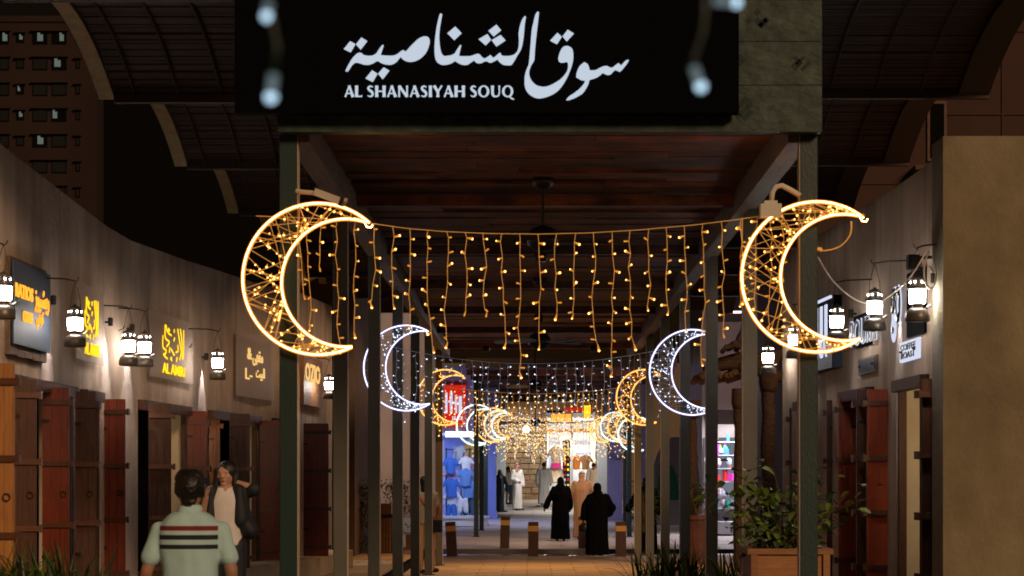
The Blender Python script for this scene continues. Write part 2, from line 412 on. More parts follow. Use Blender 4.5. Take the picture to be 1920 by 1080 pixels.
def TOPL(d): return lerp_pl([(8, 4.62), (18.2, 4.62), (23.8, 4.42), (28, 4.52), (35.5, 4.66)], d)
OL = [(15.6, 17.2), (18.45, 21.15), (21.4, 22.45), (24.1, 26.65), (27.6, 30.5), (31.0, 31.9)]
bl = thing('shop_row', 'long curved plaster shop row with folded wooden doors along the left side', 'building', (-5, 20, 0))
wall_run(WL, OL, 0, TOPL, -.36, 2.62).build('wall', M['plaster'], bl)
OR = [(18.8, 20.3), (21.3, 22.9), (24.6, 25.6)]
br = thing('shop_row', 'plaster shop row with dark red doors running behind the broad beige pier on the right', 'building', (5, 20, 0))
wall_run(WR, OR, 0, lambda d: 4.54, .36, 2.64).build('wall', M['plaster'], br)
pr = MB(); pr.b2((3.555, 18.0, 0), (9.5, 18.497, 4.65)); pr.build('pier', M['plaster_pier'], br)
def leaf(bld, x0, x1, d, top, bot, mt, tilt=0.0, side=1, nb=5, th=.045, name='door_leaf'):
    """a narrow hinged leaf standing out from the wall; x0 is the hinge side"""
    wv = x1 - x0; q = MB(); c = Vector(((x0 + x1) / 2, d, (top + bot) / 2))
    Mx = Matrix.Rotation(tilt, 3, 'Z')
    nbd = 2
    q.box(c, (abs(wv), th, top - bot), M=Mx)
    lf = q.build(name, mt, bld)
    fr = MB(); n2 = 3                     # vertical edge boards and inset board lines
    for i in range(n2 + 1):
        xx = -abs(wv) / 2 + abs(wv) * i / n2
        fr.box(c + Mx @ Vector((xx, -th / 2 - .004, 0)), (.006, .006, top - bot - .02), M=Mx)
    fr.build('board_strip', mt, lf)
    out = math.copysign(1, wv) 
    for i in range(nb):
        z = top - .14 - i * (top - bot - .28) / (nb - 1)
        bt = MB(); bt.box(Vector((c.x, c.y, z)) + Mx @ Vector((out * .018, -.012, 0)), (abs(wv) + .03, th + .022, .050), M=Mx)
        bt.box(Vector((c.x, c.y, z)) + Mx @ Vector((out * (abs(wv) / 2 + .035), -.006, 0)), (.026, th + .045, .07), M=Mx)
        bt.build('batten', M['batten'], lf)
    for zz_ in (top - .32, bot + .42):
        q = MB(); q.box(c + Mx @ Vector((-out * (abs(wv) / 2 - .03), -th / 2 - .012, zz_ - c.z)), (.07, .01, .03), M=Mx); q.build('hinge', M['iron'], lf)
    q = MB(); q.smooth = True; hc_ = c + Mx @ Vector((out * (abs(wv) / 2 - .05), -th / 2 - .018, 0)); q.ring([hc_ + Vector((.028 * math.cos(a), 0, .028 * math.sin(a))) for a in [i * math.pi / 5 for i in range(10)]], .005, 5); q.build('ring_handle', M['iron'], lf)
    return lf
for (xa, xb, k, mt, tl) in ((-25, 27, 246, 'leaf_orange_lit', .0), (24, 68, 213, 'leaf_wood2', .12), (81, 130, 196, 'leaf_wood', 0), (143, 180, 188, 'frame_wood', -.1), (190, 235, 172, 'leaf_wood', 0),
                            (279, 320, 163, 'leaf_wood2', .25), (352, 388, 147, 'leaf_wood', 0), (392, 412, 138, 'leaf_wood2', .15),
                            (431, 468, 142, 'leaf_wood2', .1), (488, 527, 128, 'leaf_wood', 0), (570, 616, 122, 'leaf_wood', 0)):
    d = F / k; leaf(bl, (xa - 998) / k, (xb - 998) / k, d, 2.56, .52, M[mt], tl, nb=4)
for (xa, xb, k, mt, tl) in ((1766, 1724, 209, 'leaf_wood2', .35), (1690, 1626, 188, 'leaf_red_lit', 0), (1622, 1606, 186, 'batten', .0), (1606, 1572, 172, 'leaf_red_lit', 0), (1566, 1550, 166, 'batten', 0),
                            (1528, 1506, 158, 'leaf_red_lit', 0), (1500, 1480, 150, 'leaf_wood2', .1)):
    d = F / k; leaf(br, (xa - 998) / k, (xb - 998) / k, d, 2.58, .12, M[mt], tl, nb=5)
# frames and dark interiors
def frames(bld, pl, opens, sgn, z0, lint):
    for a, c in opens:
        for e, s_ in ((a, 1), (c, -1)):
            x = lerp_pl(pl, e); q = MB(); q.b2((x + sgn * .012, e + s_ * .005, z0), (x + sgn * .085, e + s_ * .085, lint - .005)); q.build('door_frame', M['frame_wood'], bld)
        xa, xc = lerp_pl(pl, a), lerp_pl(pl, c)
        q = MB(); q.beam((xa - sgn * .02, a + .09, lint - .06), (xc - sgn * .02, c - .09, lint - .06), .1, .11); q.build('lintel', M['frame_wood'], bld)
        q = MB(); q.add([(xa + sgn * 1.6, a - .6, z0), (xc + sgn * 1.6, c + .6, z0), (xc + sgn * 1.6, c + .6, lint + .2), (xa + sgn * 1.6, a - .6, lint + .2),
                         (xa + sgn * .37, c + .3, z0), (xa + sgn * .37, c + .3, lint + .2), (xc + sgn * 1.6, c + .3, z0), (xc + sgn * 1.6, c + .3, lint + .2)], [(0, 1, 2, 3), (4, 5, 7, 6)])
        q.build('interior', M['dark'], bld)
        q = MB(); x = lerp_pl(pl, c); q.b2((x + sgn * .09, c - .02, z0), (x + sgn * .35, c - .004, lint - .01)); q.build('jamb', M['cream'], bld)
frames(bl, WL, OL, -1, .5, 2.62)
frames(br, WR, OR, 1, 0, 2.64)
q = MB()
for (a, x), (c, y) in zip(WL, WL[1:]): q.add([(x - .36, a, 4.3), (y - .36, c, 4.3), (y - 6, c, 4.3), (x - 6, a, 4.3)], [(0, 1, 2, 3)])
q.build('roof', M['plaster'], bl)
q = MB(); q.b2((3.96, 18.5, 4.2), (9.5, 26.6, 4.3)); q.build('roof', M['plaster'], br)
q = MB(); q.b2((3.96, 26.4, 0), (9.5, 26.6, 4.2)); q.build('end_wall', M['plaster'], br)

M['oldhouse'] = mat('old_house_render', (.14, .095, .06), .9, (.10, .065, .04), 2)
# end of the left row, pale strip and background houses
def house(name, label, x0, x1, y0, y1, z1, m, wins=(), cat='building', group=None):
    t = thing(name, label, cat, ((x0 + x1) / 2, y0, 0), 0, group)
    q = MB(); q.b2((x0, y0, 0), (x1, y1, z1)); q.build('wall', m, t)
    q = MB(); q.b2((x0 - .06, y0 - .06, z1), (x1 + .06, y1 + .06, z1 + .18)); q.build('parapet', m, t)
    for (wx, wz, ww, wh, lit) in wins:
        fr = MB(); fr.b2((wx - ww / 2, y0 - .05, wz - wh / 2), (wx + ww / 2, y0 - .003, wz + wh / 2)); f = fr.build('window', M['frame_wood'], t)
        pn = MB(); pn.b2((wx - ww / 2 + .06, y0 - .058, wz - wh / 2 + .06), (wx + ww / 2 - .06, y0 - .052, wz + wh / 2 - .06)); pn.build('pane', M['winlit'] if lit else M['dark'], f)
    return t
house('house', 'plain brown two storey house rising behind the left shop row', -4.75, -3.5, 41, 46, 6.3, M['oldhouse'],
      [(-3.86, 4.75, .22, .42, 1), (-4.0, 4.25, .5, .55, 0), ])
lh = house('house', 'low grey wall house with conduits left of the blue lit clothes shop', -9, -2.75, 53, 60, 6.0, M['plaster_far'], [])
for x in (-3.9, -3.45, -3.05):
    q = MB(); q.tube([(x, 52.94, .1), (x, 52.94, 3.2 + random.random())], .03, 6); q.build('conduit', M['pvc'], lh)
q = MB(); q.b2((-4.4, 52.6, .0), (-2.8, 52.95, .75)); q.build('plinth', M['greypier'], lh)
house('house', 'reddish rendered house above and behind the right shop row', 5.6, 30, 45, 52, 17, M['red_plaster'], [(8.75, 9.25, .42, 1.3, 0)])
# groove lines, ledge on the reddish house
q = MB()
for z in (8.1, 9.6, 11.4, 12.6): q.b2((5.6, 44.97, z), (30, 44.995, z + .035))
q.b2((10.15, 44.97, 5), (10.2, 44.996, 17))
t = bpy.data.objects['house.002']; q.build('groove', M['red_plaster'], t)
q = MB(); q.b2((8.2, 44.5, 8.35), (9.05, 44.99, 8.45)); q.build('ledge', M['arch_dark'], t)
rh = house('house', 'pale plaster house with a low awning beyond the palm trunk shade at right', 4.9, 14, 60, 66, 8.2, M['plaster_far'], [])
# tower
tw = thing('apartment_tower', 'tall brown apartment tower with a few lit windows at far left', 'building', (-56, 240, 0))
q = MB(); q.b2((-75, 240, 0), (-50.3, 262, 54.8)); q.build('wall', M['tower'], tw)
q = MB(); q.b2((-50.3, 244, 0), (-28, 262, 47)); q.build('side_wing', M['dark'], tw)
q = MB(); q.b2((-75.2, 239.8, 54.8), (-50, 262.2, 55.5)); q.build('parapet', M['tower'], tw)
lit = {(0, 0), (0, 1), (0, 2), (0, 3), (0, 4), (1, 3), (2, 1), (3, 1), (3, 3), (4, 2)}
wm = {}
for r_ in range(7):
    for c_, (xp, ww) in enumerate(((8, 1.1), (38, .9), (75, 1.7), (111, 1.7), (146, .5))):
        yp = 72 + 48.3 * r_; wc = P(xp, yp, 240); hh = 1.35 if ww > 1 else 1.0
        fr = MB(); fr.b2((wc.x - ww / 2, 239.9, wc.z - hh / 2), (wc.x + ww / 2, 239.99, wc.z + hh / 2)); f = fr.build('window', M['dark'], tw)
        q = MB(); a = (r_, c_) in lit
        if a:
            s_ = random.uniform(.28, .5); x0 = wc.x - ww / 2 + random.uniform(.05, ww * (1 - s_) - .05)
            q.b2((x0, 239.86, wc.z - hh / 2 + .35), (x0 + ww * s_, 239.88, wc.z + hh / 2 - .25))
            q.b2((x0, 239.86, wc.z), (x0 + ww * s_ * .5, 239.87, wc.z + hh / 2 - .05))
        else: q.b2((wc.x - ww / 2 + .1, 239.87, wc.z - hh / 2 + .1), (wc.x + ww / 2 - .1, 239.89, wc.z + hh / 2 - .1))
        q.build('pane', M['winlit'] if a else M['blackpl'], f)
        q = MB(); q.b2((wc.x - ww / 2 - .2, 239.5, wc.z + hh / 2 + .1), (wc.x + ww / 2 + .2, 239.99, wc.z + hh / 2 + .25)); q.build('sun_hood', M['tower'], f)

# ------------------------------------------------------------------ near colonnade
S = 4.27; D0 = 15.92
ORD = ['nearest', 'second', 'third', 'fourth', 'fifth', 'sixth', 'seventh', 'eighth', 'ninth']
pm = None
def post(x, d, z0, z1, wd, label, group, m='post'):
    t = thing('canopy_post', label, 'post', (x, d, z0), 0, group)
    q = MB(); h = z1 - z0; e = .006
    for a in (-1, 1):
        pass
    r_ = wd / 2
    prof = [(-r_ + e, -r_), (r_ - e, -r_), (r_, -r_ + e), (r_, r_ - e), (r_ - e, r_), (-r_ + e, r_), (-r_, r_ - e), (-r_, -r_ + e)]
    vs = [(x + a, d + c, z0) for a, c in prof] + [(x + a, d + c, z1) for a, c in prof]
    q.add(vs, [tuple(range(8))[::-1], tuple(range(8, 16))] + [(i, (i + 1) % 8, 8 + (i + 1) % 8, 8 + i) for i in range(8)])
    q.build('shaft', M[m], t)
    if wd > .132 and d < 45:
        s_ = 1 if x < 0 else -1; q = MB(); q.b2((x + s_ * (r_ + .001), d - r_ + .004, z0 + .02), (x + s_ * (r_ + .006), d + r_ - .004, z1)); q.build('lit_face_board', M['lit_face'], t)  # thin pale board added to imitate the lit inner face
    q = MB(); q.b2((x - r_ - .04, d - r_ - .04, z0), (x + r_ + .04, d + r_ + .04, z0 + .012)); q.build('base_plate', M['iron'], t)
    return t
for n in range(7):
    d = D0 + n * S
    post(FX0, d, 0, 4.30, .135, f'{ORD[n]} dark square post of the left row under the flat canopy', 'posts of the near colonnade', 'post' if n == 0 else 'post_lit')
    post(FX1, d, 0, 4.30, .135, f'{ORD[n]} dark square post of the right row under the flat canopy', 'posts of the near colonnade', 'post' if n == 0 else 'post_lit')
cn = thing('flat_canopy', 'flat timber canopy with plank ceiling and greenish fascia over the walk', 'canopy', (.1, 15.7, 4.3))
DE = D0 + 6 * S + 1.4
for x in (FX0, FX1):
    q = MB(); q.b2((x - .06, 15.86, 4.302), (x + .06, DE, 4.46)); q.build('edge_beam', M['beam'], cn)
    s_ = 1 if x < 0 else -1; q = MB(); q.b2((x + s_ * .062, 15.86, 4.24), (x + s_ * .16, DE, 4.50)); q.build('edge_board', M['beam'], cn)
# ceiling planks, one by one
y = 15.87; pl = {}; i = 0
while y < DE - .1:
    wd = .30 if y < 24 else .5; wd = min(wd, DE - y)
    q = MB(); e = .012; x0, x1 = FX0 + .165, FX1 - .165; zz = 4.47 + random.uniform(-.02, .006); j = random.uniform(-.006, .006)
    cut = random.uniform(x0 + .7, x1 - .7)
    for a, c in ((x0, cut - .004), (cut + .004, x1)):
        q = MB(); dz = random.uniform(-.012, .008)
        q.b2((a, y + .006, zz + dz), (c, y + wd - .006, zz + dz + .03)); q.build('ceiling_plank', M['ceil'], cn)
    y += wd; i += 1
q = MB(); q.b2((FX0 - .08, 15.86, 4.53), (FX1 + .08, DE, 4.60)); q.build('roof_deck', M['dark'], cn)
for n in range(1, 7):
    q = MB(); q.b2((FX0 + .162, D0 + n * S - .06, 4.33), (FX1 - .162, D0 + n * S + .06, 4.44)); q.build('cross_beam', M['ceil'], cn)
# fascia boards + painted pattern
zz = [4.30, 4.655, 4.985, 5.30, 5.62]
for a, c in zip(zz, zz[1:]):
    q = MB(); q.b2((-1.925, 15.72, a + .003), (2.19, 15.855, c - .003)); fb = q.build('fascia_board', M['fascia'], cn)
    q = MB(); rnd = random.Random(int(a * 100)); hc = (a + c) / 2
    for k in range(14 if c > 4.7 else 30):
        cx = rnd.uniform(-1.7, 2.1); s_ = rnd.uniform(.018, .04)
        if c < 4.7: cx = -1.4 + k * .105 + rnd.uniform(-.05, .05); s_ *= .8
        for (dx, dz) in ((0, 0), (-1, 1), (1, 1), (-1, -1), (1, -1), (0, 2), (0, -2), (2, 0), (-2, 0)):
            if rnd.random() < .45: continue
            px_, pz_ = cx + dx * s_ * 1.1, hc + dz * s_ * 1.1
            if abs(px_ - .13) > 1.98 or not (a + .03 < pz_ - s_ and pz_ + s_ < c - .03): continue
            q.add([(px_ - s_, 15.717, pz_), (px_, 15.717, pz_ - s_), (px_ + s_, 15.717, pz_), (px_, 15.717, pz_ + s_)], [(0, 1, 2, 3)])
    q.build('painted_motif', M['fascia_dark'], fb, 'stuff')
# ------------------------------------------------------------------ barrel vault reed canopies
def vault(x0, x1, d, label, ms, md, springz, side):
    t = thing('vault_canopy', label, 'canopy', ((x0 + x1) / 2, d, springz), 0, 'reed vault canopies beside the flat canopy')
    N = 34; rise = .48; L = S
    def pt(u): y = (u - .5) * 2; return (d + u * L, springz + rise * (1 - y * y))
    sh = MB()
    for i in range(N):
        (ya, za), (yb, zb) = pt(i / N), pt((i + 1) / N)
        sh.add([(x0, ya, za + .02), (x1, ya, za + .02), (x1, yb, zb + .02), (x0, yb, zb + .02)], [(0, 1, 2, 3)])
    sh.build('roof_sheet', M['rib'], t)
    la = MB()
    NL = 66
    for i in range(NL):
        (ya, za), (yb, zb) = pt((i + .08) / NL), pt((i + .88) / NL); o = random.uniform(-.008, .006)
        a, c = x0 + random.uniform(0, .03), x1 - random.uniform(0, .03)
        la.add([(a, ya, za + o), (c, ya, za + o), (c, yb, zb + o), (a, yb, zb + o), (a, ya, za + .02), (c, ya, za + .02), (c, yb, zb + .02), (a, yb, zb + .02)],
               [(0, 1, 2, 3), (0, 1, 5, 4), (2, 3, 7, 6)])
    la.build('reed_lath', M['reed'], t, 'stuff')
    for k in range(5):
        x = x0 + (x1 - x0) * (k + .5) / 5; q = MB(); q.tube([(x, pt(i / 16)[0], pt(i / 16)[1] - .02) for i in range(17)], .014, 5); q.build('rib', M['rib'], t)
    xo = x0 if side < 0 else x1
    q = MB(); hb = .10 if side < 0 else .17; wb = .15 if side < 0 else .30
    for i in range(20):
        (ya, za), (yb, zb) = pt(i / 20), pt((i + 1) / 20); xa, xb = (xo - wb, xo) if side < 0 else (xo - wb, xo)
        q.add([(xa, ya, za - hb * .35), (xb, ya, za - hb * .35), (xb, yb, zb - hb * .35), (xa, yb, zb - hb * .35), (xa, ya, za + hb), (xb, ya, za + hb), (xb, yb, zb + hb), (xa, yb, zb + hb)],
              [(0, 1, 2, 3), (4, 5, 6, 7), (0, 3, 7, 4), (1, 2, 6, 5)] + ([(0, 1, 5, 4)] if i == 0 else []) + ([(3, 2, 6, 7)] if i == 19 else []))
    q.build('arch_board', ms, t)
    q = MB(); q.b2((x0, d - .05, springz - .07), (x1, d + .05, springz + .01)); q.build('spring_beam', M['rib'], t)
for n in range(0, 7):
    o_ = ORD[n]
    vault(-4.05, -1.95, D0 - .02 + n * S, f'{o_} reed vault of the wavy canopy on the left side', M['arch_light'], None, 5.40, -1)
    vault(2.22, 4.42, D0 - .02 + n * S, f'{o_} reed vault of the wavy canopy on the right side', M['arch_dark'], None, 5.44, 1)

# ------------------------------------------------------------------ main sign
sg = thing('hanging_sign', 'black sign board with white lit Arabic and Latin lettering above the walk', 'sign', (-.34, 15.5, 4.41))
q = MB(); q.b2((-2.225, 15.55, 4.415), (1.545, 15.66, 5.52)); q.build('board', M['signblack'], sg)
q = MB()
for x in (-1.9, .1, 1.4): q.b2((x - .03, 15.66, 4.6), (x + .03, 15.72, 5.3))
q.build('mounting', M['iron'], sg)
KS = F / 15.53
def sgp(px, py): return ((px - 998) / KS, EYE + (905 - py) / KS)
def smooth_closed(pts, sub=4, sharp=62):
    n = len(pts); out = []
    V = [Vector(p) for p in pts]
    def corner(i):
        a = V[i] - V[i - 1]; c = V[(i + 1) % n] - V[i]
        if a.length == 0 or c.length == 0: return True
        return math.degrees(a.angle(c)) > sharp
    co = [corner(i) for i in range(n)]
    for i in range(n):
        p1, p2 = V[i], V[(i + 1) % n]
        p0 = V[i - 1] if not co[i] else p1 - (p2 - p1) * .5
        p3 = V[(i + 2) % n] if not co[(i + 1) % n] else p2 + (p2 - p1) * .5
        for k in range(sub):
            t = k / sub
            out.append(.5 * ((2 * p1) + (-p0 + p2) * t + (2 * p0 - 5 * p1 + 4 * p2 - p3) * t * t + (-p0 + 3 * p1 - 3 * p2 + p3) * t ** 3))
    return out
def fill2d(loops, thick=.0):
    """fill closed 2-D loops with the curve filler, return a mesh in the XY plane"""
    cu = bpy.data.curves.new('g', 'CURVE'); cu.dimensions = '2D'; cu.fill_mode = 'FRONT'; cu.extrude = thick
    for lp in loops:
        sp = cu.splines.new('POLY'); sp.points.add(len(lp) - 1); sp.use_cyclic_u = True
        for i, p in enumerate(lp): sp.points[i].co = (p[0], p[1], 0, 1)
    o = bpy.data.objects.new('g', cu); COL.objects.link(o)
    me = bpy.data.meshes.new_from_object(o.evaluated_get(bpy.context.evaluated_depsgraph_get()))
    bpy.data.objects.remove(o); bpy.data.curves.remove(cu); return me
def letter(loops, name, parent, m, y=15.535, thick=.006):
    me = fill2d(loops, thick); me.transform(Matrix.Translation((0, y, 0)) @ Matrix.Rotation(R(90), 4, 'X'))
    o_ = org(parent); me.transform(Matrix.Translation(-o_)); me.materials.clear(); me.materials.append(m); me.name = name
    for p in me.polygons: p.material_index = 0
    return obj(name, me, parent)
Z1 = lambda u, v: sgp(630 + u * .17597, 10 + v * .17593)
Z2 = lambda u, v: sgp(900 + u * .17595, 10 + v * .17593)
A = [(100,700),(125,705),(142,680),(165,645),(200,612),(240,612),(290,628),(340,632),(390,618),(440,592),(480,612),(530,628),(590,630),(640,605),(670,570),(690,548),(720,580),(780,600),(850,590),(910,555),(960,500),(990,430),(998,370),(975,335),(930,333),(880,355),(830,400),(790,440),(755,480),(738,492),(715,475),(690,490),(650,520),(610,535),(540,536),(475,530),(490,480),(508,425),(495,422),(470,450),(450,480),(430,510),(400,530),(360,538),(300,530),(270,508),(240,506),(205,530),(170,570),(140,620),(115,665)]
letter([smooth_closed([Z1(*p) for p in A])], 'arabic_letter', sg, M['signwhite'])
o1 = 1534.4
Bp = [('1',)+p for p in [(1105,95),(1085,170),(1065,280),(1052,400),(1050,500),(1060,570),(1085,610),(1130,632),(1180,630),(1230,615),(1270,590),(1300,612),(1350,632),(1400,630),(1440,605),(1470,585),(1500,612),(1545,615)]] + \
     [('2',)+p for p in [(45,598),(75,595),(105,610),(140,600),(185,575),(210,605),(250,632),(290,636),(330,635),(360,600),(400,530),(440,460),(460,370),(470,280),(478,190),(490,120),(478,113),(450,150),(425,220),(412,300),(415,380),(410,450),(390,500),(350,530),(290,540),(235,535),(222,512),(212,505),(190,520),(160,548),(140,558),(122,540),(110,528),(80,550),(45,565),(15,545),(0,525)]] + \
     [('1',)+p for p in [(1510,516),(1480,525),(1430,540),(1370,542),(1310,540),(1320,490),(1335,425),(1322,422),(1290,470),(1265,510),(1230,530),(1185,538),(1150,538),(1125,510),(1108,440),(1100,350),(1105,250),(1120,160),(1132,95),(1118,86)]]
letter([smooth_closed([(Z1 if p[0] == '1' else Z2)(p[1], p[2]) for p in Bp])], 'arabic_letter', sg, M['signwhite'])
Cq = [(610,70),(590,100),(570,180),(552,260),(540,400),(530,520),(518,630),(490,700),(475,780),(480,870),(510,930),(560,970),(620,990),(690,980),(770,950),(840,900),(900,820),(950,720),(985,620),(995,540),(985,470),(955,440),(920,432),(885,445),(855,490),(835,560),(845,600),(880,610),(925,600),(938,620),(935,680),(910,730),(860,785),(800,825),(740,855),(680,868),(610,855),(560,815),(530,760),(525,700),(545,640),(578,580),(585,480),(600,330),(615,200),(628,80),(618,68)]
letter([smooth_closed([Z2(*p) for p in Cq])], 'arabic_letter', sg, M['signwhite'])
Dq = [(920,1005),(950,970),(1010,930),(1070,880),(1110,830),(1120,800),(1080,795),(1025,765),(1030,720),(1060,650),(1110,605),(1150,630),(1170,692),(1230,690),(1290,660),(1345,645),(1400,665),(1440,640),(1475,615),(1505,640),(1540,600),(1570,580),(1588,585),(1560,630),(1510,690),(1485,705),(1440,690),(1390,735),(1350,738),(1310,718),(1250,765),(1180,790),(1165,800),(1150,850),(1100,930),(1050,965),(1000,990),(935,1012)]
letter([smooth_closed([Z2(*p) for p in Dq])], 'arabic_letter', sg, M['signwhite'])
for fn, qd in ((Z1, [(83,465),(150,382),(206,412),(155,500)]), (Z1, [(212,415),(270,342),(332,380),(262,470)]), (Z1, [(315,778),(385,692),(442,728),(390,815)]), (Z1, [(448,728),(508,660),(568,695),(497,787)]),
               (Z1, [(1187,297),(1270,225),(1338,295),(1260,370)]), (Z2, [(90,270),(175,205),(225,265),(145,330)]), (Z2, [(-15,360),(80,305),(118,365),(60,425)]), (Z2, [(124,370),(220,315),(272,372),(175,437)]),
               (Z2, [(748,375),(825,292),(872,335),(820,413)]), (Z2, [(880,330),(935,258),(1000,300),(925,383)])):
    letter([[fn(*p) for p in qd]], 'arabic_dot', sg, M['signwhite'])
# Latin line: flared roman capitals drawn as outlines. unit = cap height
def stem(x0, y0, x1, y1, w0, w1=None):
    w1 = w1 or w0; d_ = Vector((x1 - x0, y1 - y0)); n_ = Vector((-d_.y, d_.x)).normalized(); a, c, m_ = Vector((x0, y0)), Vector((x1, y1)), Vector(((x0 + x1) / 2, (y0 + y1) / 2)); wm = min(w0, w1) * .86
    e = d_.normalized() * .0
    return [a + n_ * w0 / 2, m_ + n_ * wm / 2, c + n_ * w1 / 2, c - n_ * w1 / 2, m_ - n_ * wm / 2, a - n_ * w0 / 2]
def rib(pts, ws, sub=6):
    V = [Vector(p) for p in pts]; n = len(V); L, Rr = [], []; seq = []
    for i in range(n - 1):
        p0 = V[max(i - 1, 0)]; p1 = V[i]; p2 = V[i + 1]; p3 = V[min(i + 2, n - 1)]
        for k in range(sub + (1 if i == n - 2 else 0)):
            t = k / sub; seq.append((.5 * ((2 * p1) + (-p0 + p2) * t + (2 * p0 - 5 * p1 + 4 * p2 - p3) * t * t + (-p0 + 3 * p1 - 3 * p2 + p3) * t ** 3), ws[i] + (ws[i + 1] - ws[i]) * t))
    for i, (p, w_) in enumerate(seq):
        t = seq[min(i + 1, len(seq) - 1)][0] - seq[max(i - 1, 0)][0]; nn = Vector((-t.y, t.x)).normalized()
        L.append(p + nn * w_ / 2); Rr.append(p - nn * w_ / 2)
    return L + Rr[::-1]
def oval(cx, cy, rx, ry, n=28): return [Vector((cx + rx * math.cos(2 * math.pi * i / n), cy + ry * math.sin(2 * math.pi * i / n))) for i in range(n)]
T_ = .20; t_ = .10
GL = {'A': (.80, [stem(.10, 0, .40, 1.0, t_ + .03, t_), stem(.70, 0, .40, 1.0, T_ + .05, T_)], [[(.20, .27), (.58, .27), (.56, .36), (.22, .36)]]),
      'L': (.56, [stem(.12, 0, .12, 1, T_ + .05)], [[(.10, 0), (.54, 0), (.56, .18), (.50, .10), (.10, .10)]]),
      'H': (.86, [stem(.14, 0, .14, 1, T_ + .05), stem(.72, 0, .72, 1, T_ + .05)], [[(.14, .45), (.72, .45), (.72, .55), (.14, .55)]]),
      'N': (.86, [stem(.12, 0, .12, 1, t_ + .04), stem(.12, .98, .74, .02, T_ + .03), stem(.74, 0, .74, 1, t_ + .04)], []),
      'I': (.30, [stem(.15, 0, .15, 1, T_ + .05)], []),
      'Y': (.74, [stem(.08, 1, .38, .45, T_ + .04), stem(.68, 1, .38, .45, t_ + .03), stem(.38, 0, .38, .48, T_ + .05, T_)], []),
      'S': (.58, [rib([(.47, .86), (.36, .95), (.20, .92), (.12, .77), (.20, .62), (.36, .48), (.46, .32), (.42, .12), (.26, .04), (.07, .12)], [.06, .10, .13, .16, .20, .21, .18, .14, .11, .05])], []),
      'U': (.82, [rib([(.14, 1), (.14, .6), (.15, .28), (.24, .09), (.40, .04), (.57, .09), (.66, .28), (.67, .6), (.67, 1)], [.24, .20, .20, .16, .11, .10, .10, .10, .14])], []),
      'O': (.94, 'O', []), 'Q': (.94, 'Q', [])}
x_px, cap = 0, 21.0
txt = 'AL SHANASIYAH SOUQ'
tot = sum((.30 if c == ' ' else GL[c][0] + .06) for c in txt); sc_ = (965 - 645) / tot; cur = 645.0; yy = .0
for ch in txt:
    if ch == ' ': cur += .30 * sc_; continue
    wdt, shp, ex = GL[ch]; k = 0
    def TR(p, cur=cur): return sgp(cur + p[0] * sc_, 181.5 - p[1] * 21.0)
    if shp in ('O', 'Q'):
        letter([[TR(p) for p in oval(.45, .5, .44, .52)], [TR(p) for p in oval(.45, .5, .25, .43)]], 'latin_letter', sg, M['signwhite'])
        if shp == 'Q': letter([[TR(p) for p in [(.42, .10), (.62, .06), (.98, -.22), (.80, -.24)]]], 'latin_letter', sg, M['signwhite'], 15.5335)
    else:
        for lp in shp + ex:
            letter([[TR(p) for p in lp]], 'latin_letter', sg, M['signwhite'], 15.535 - .0007 * k); k += 1
    cur += (wdt + .06) * sc_
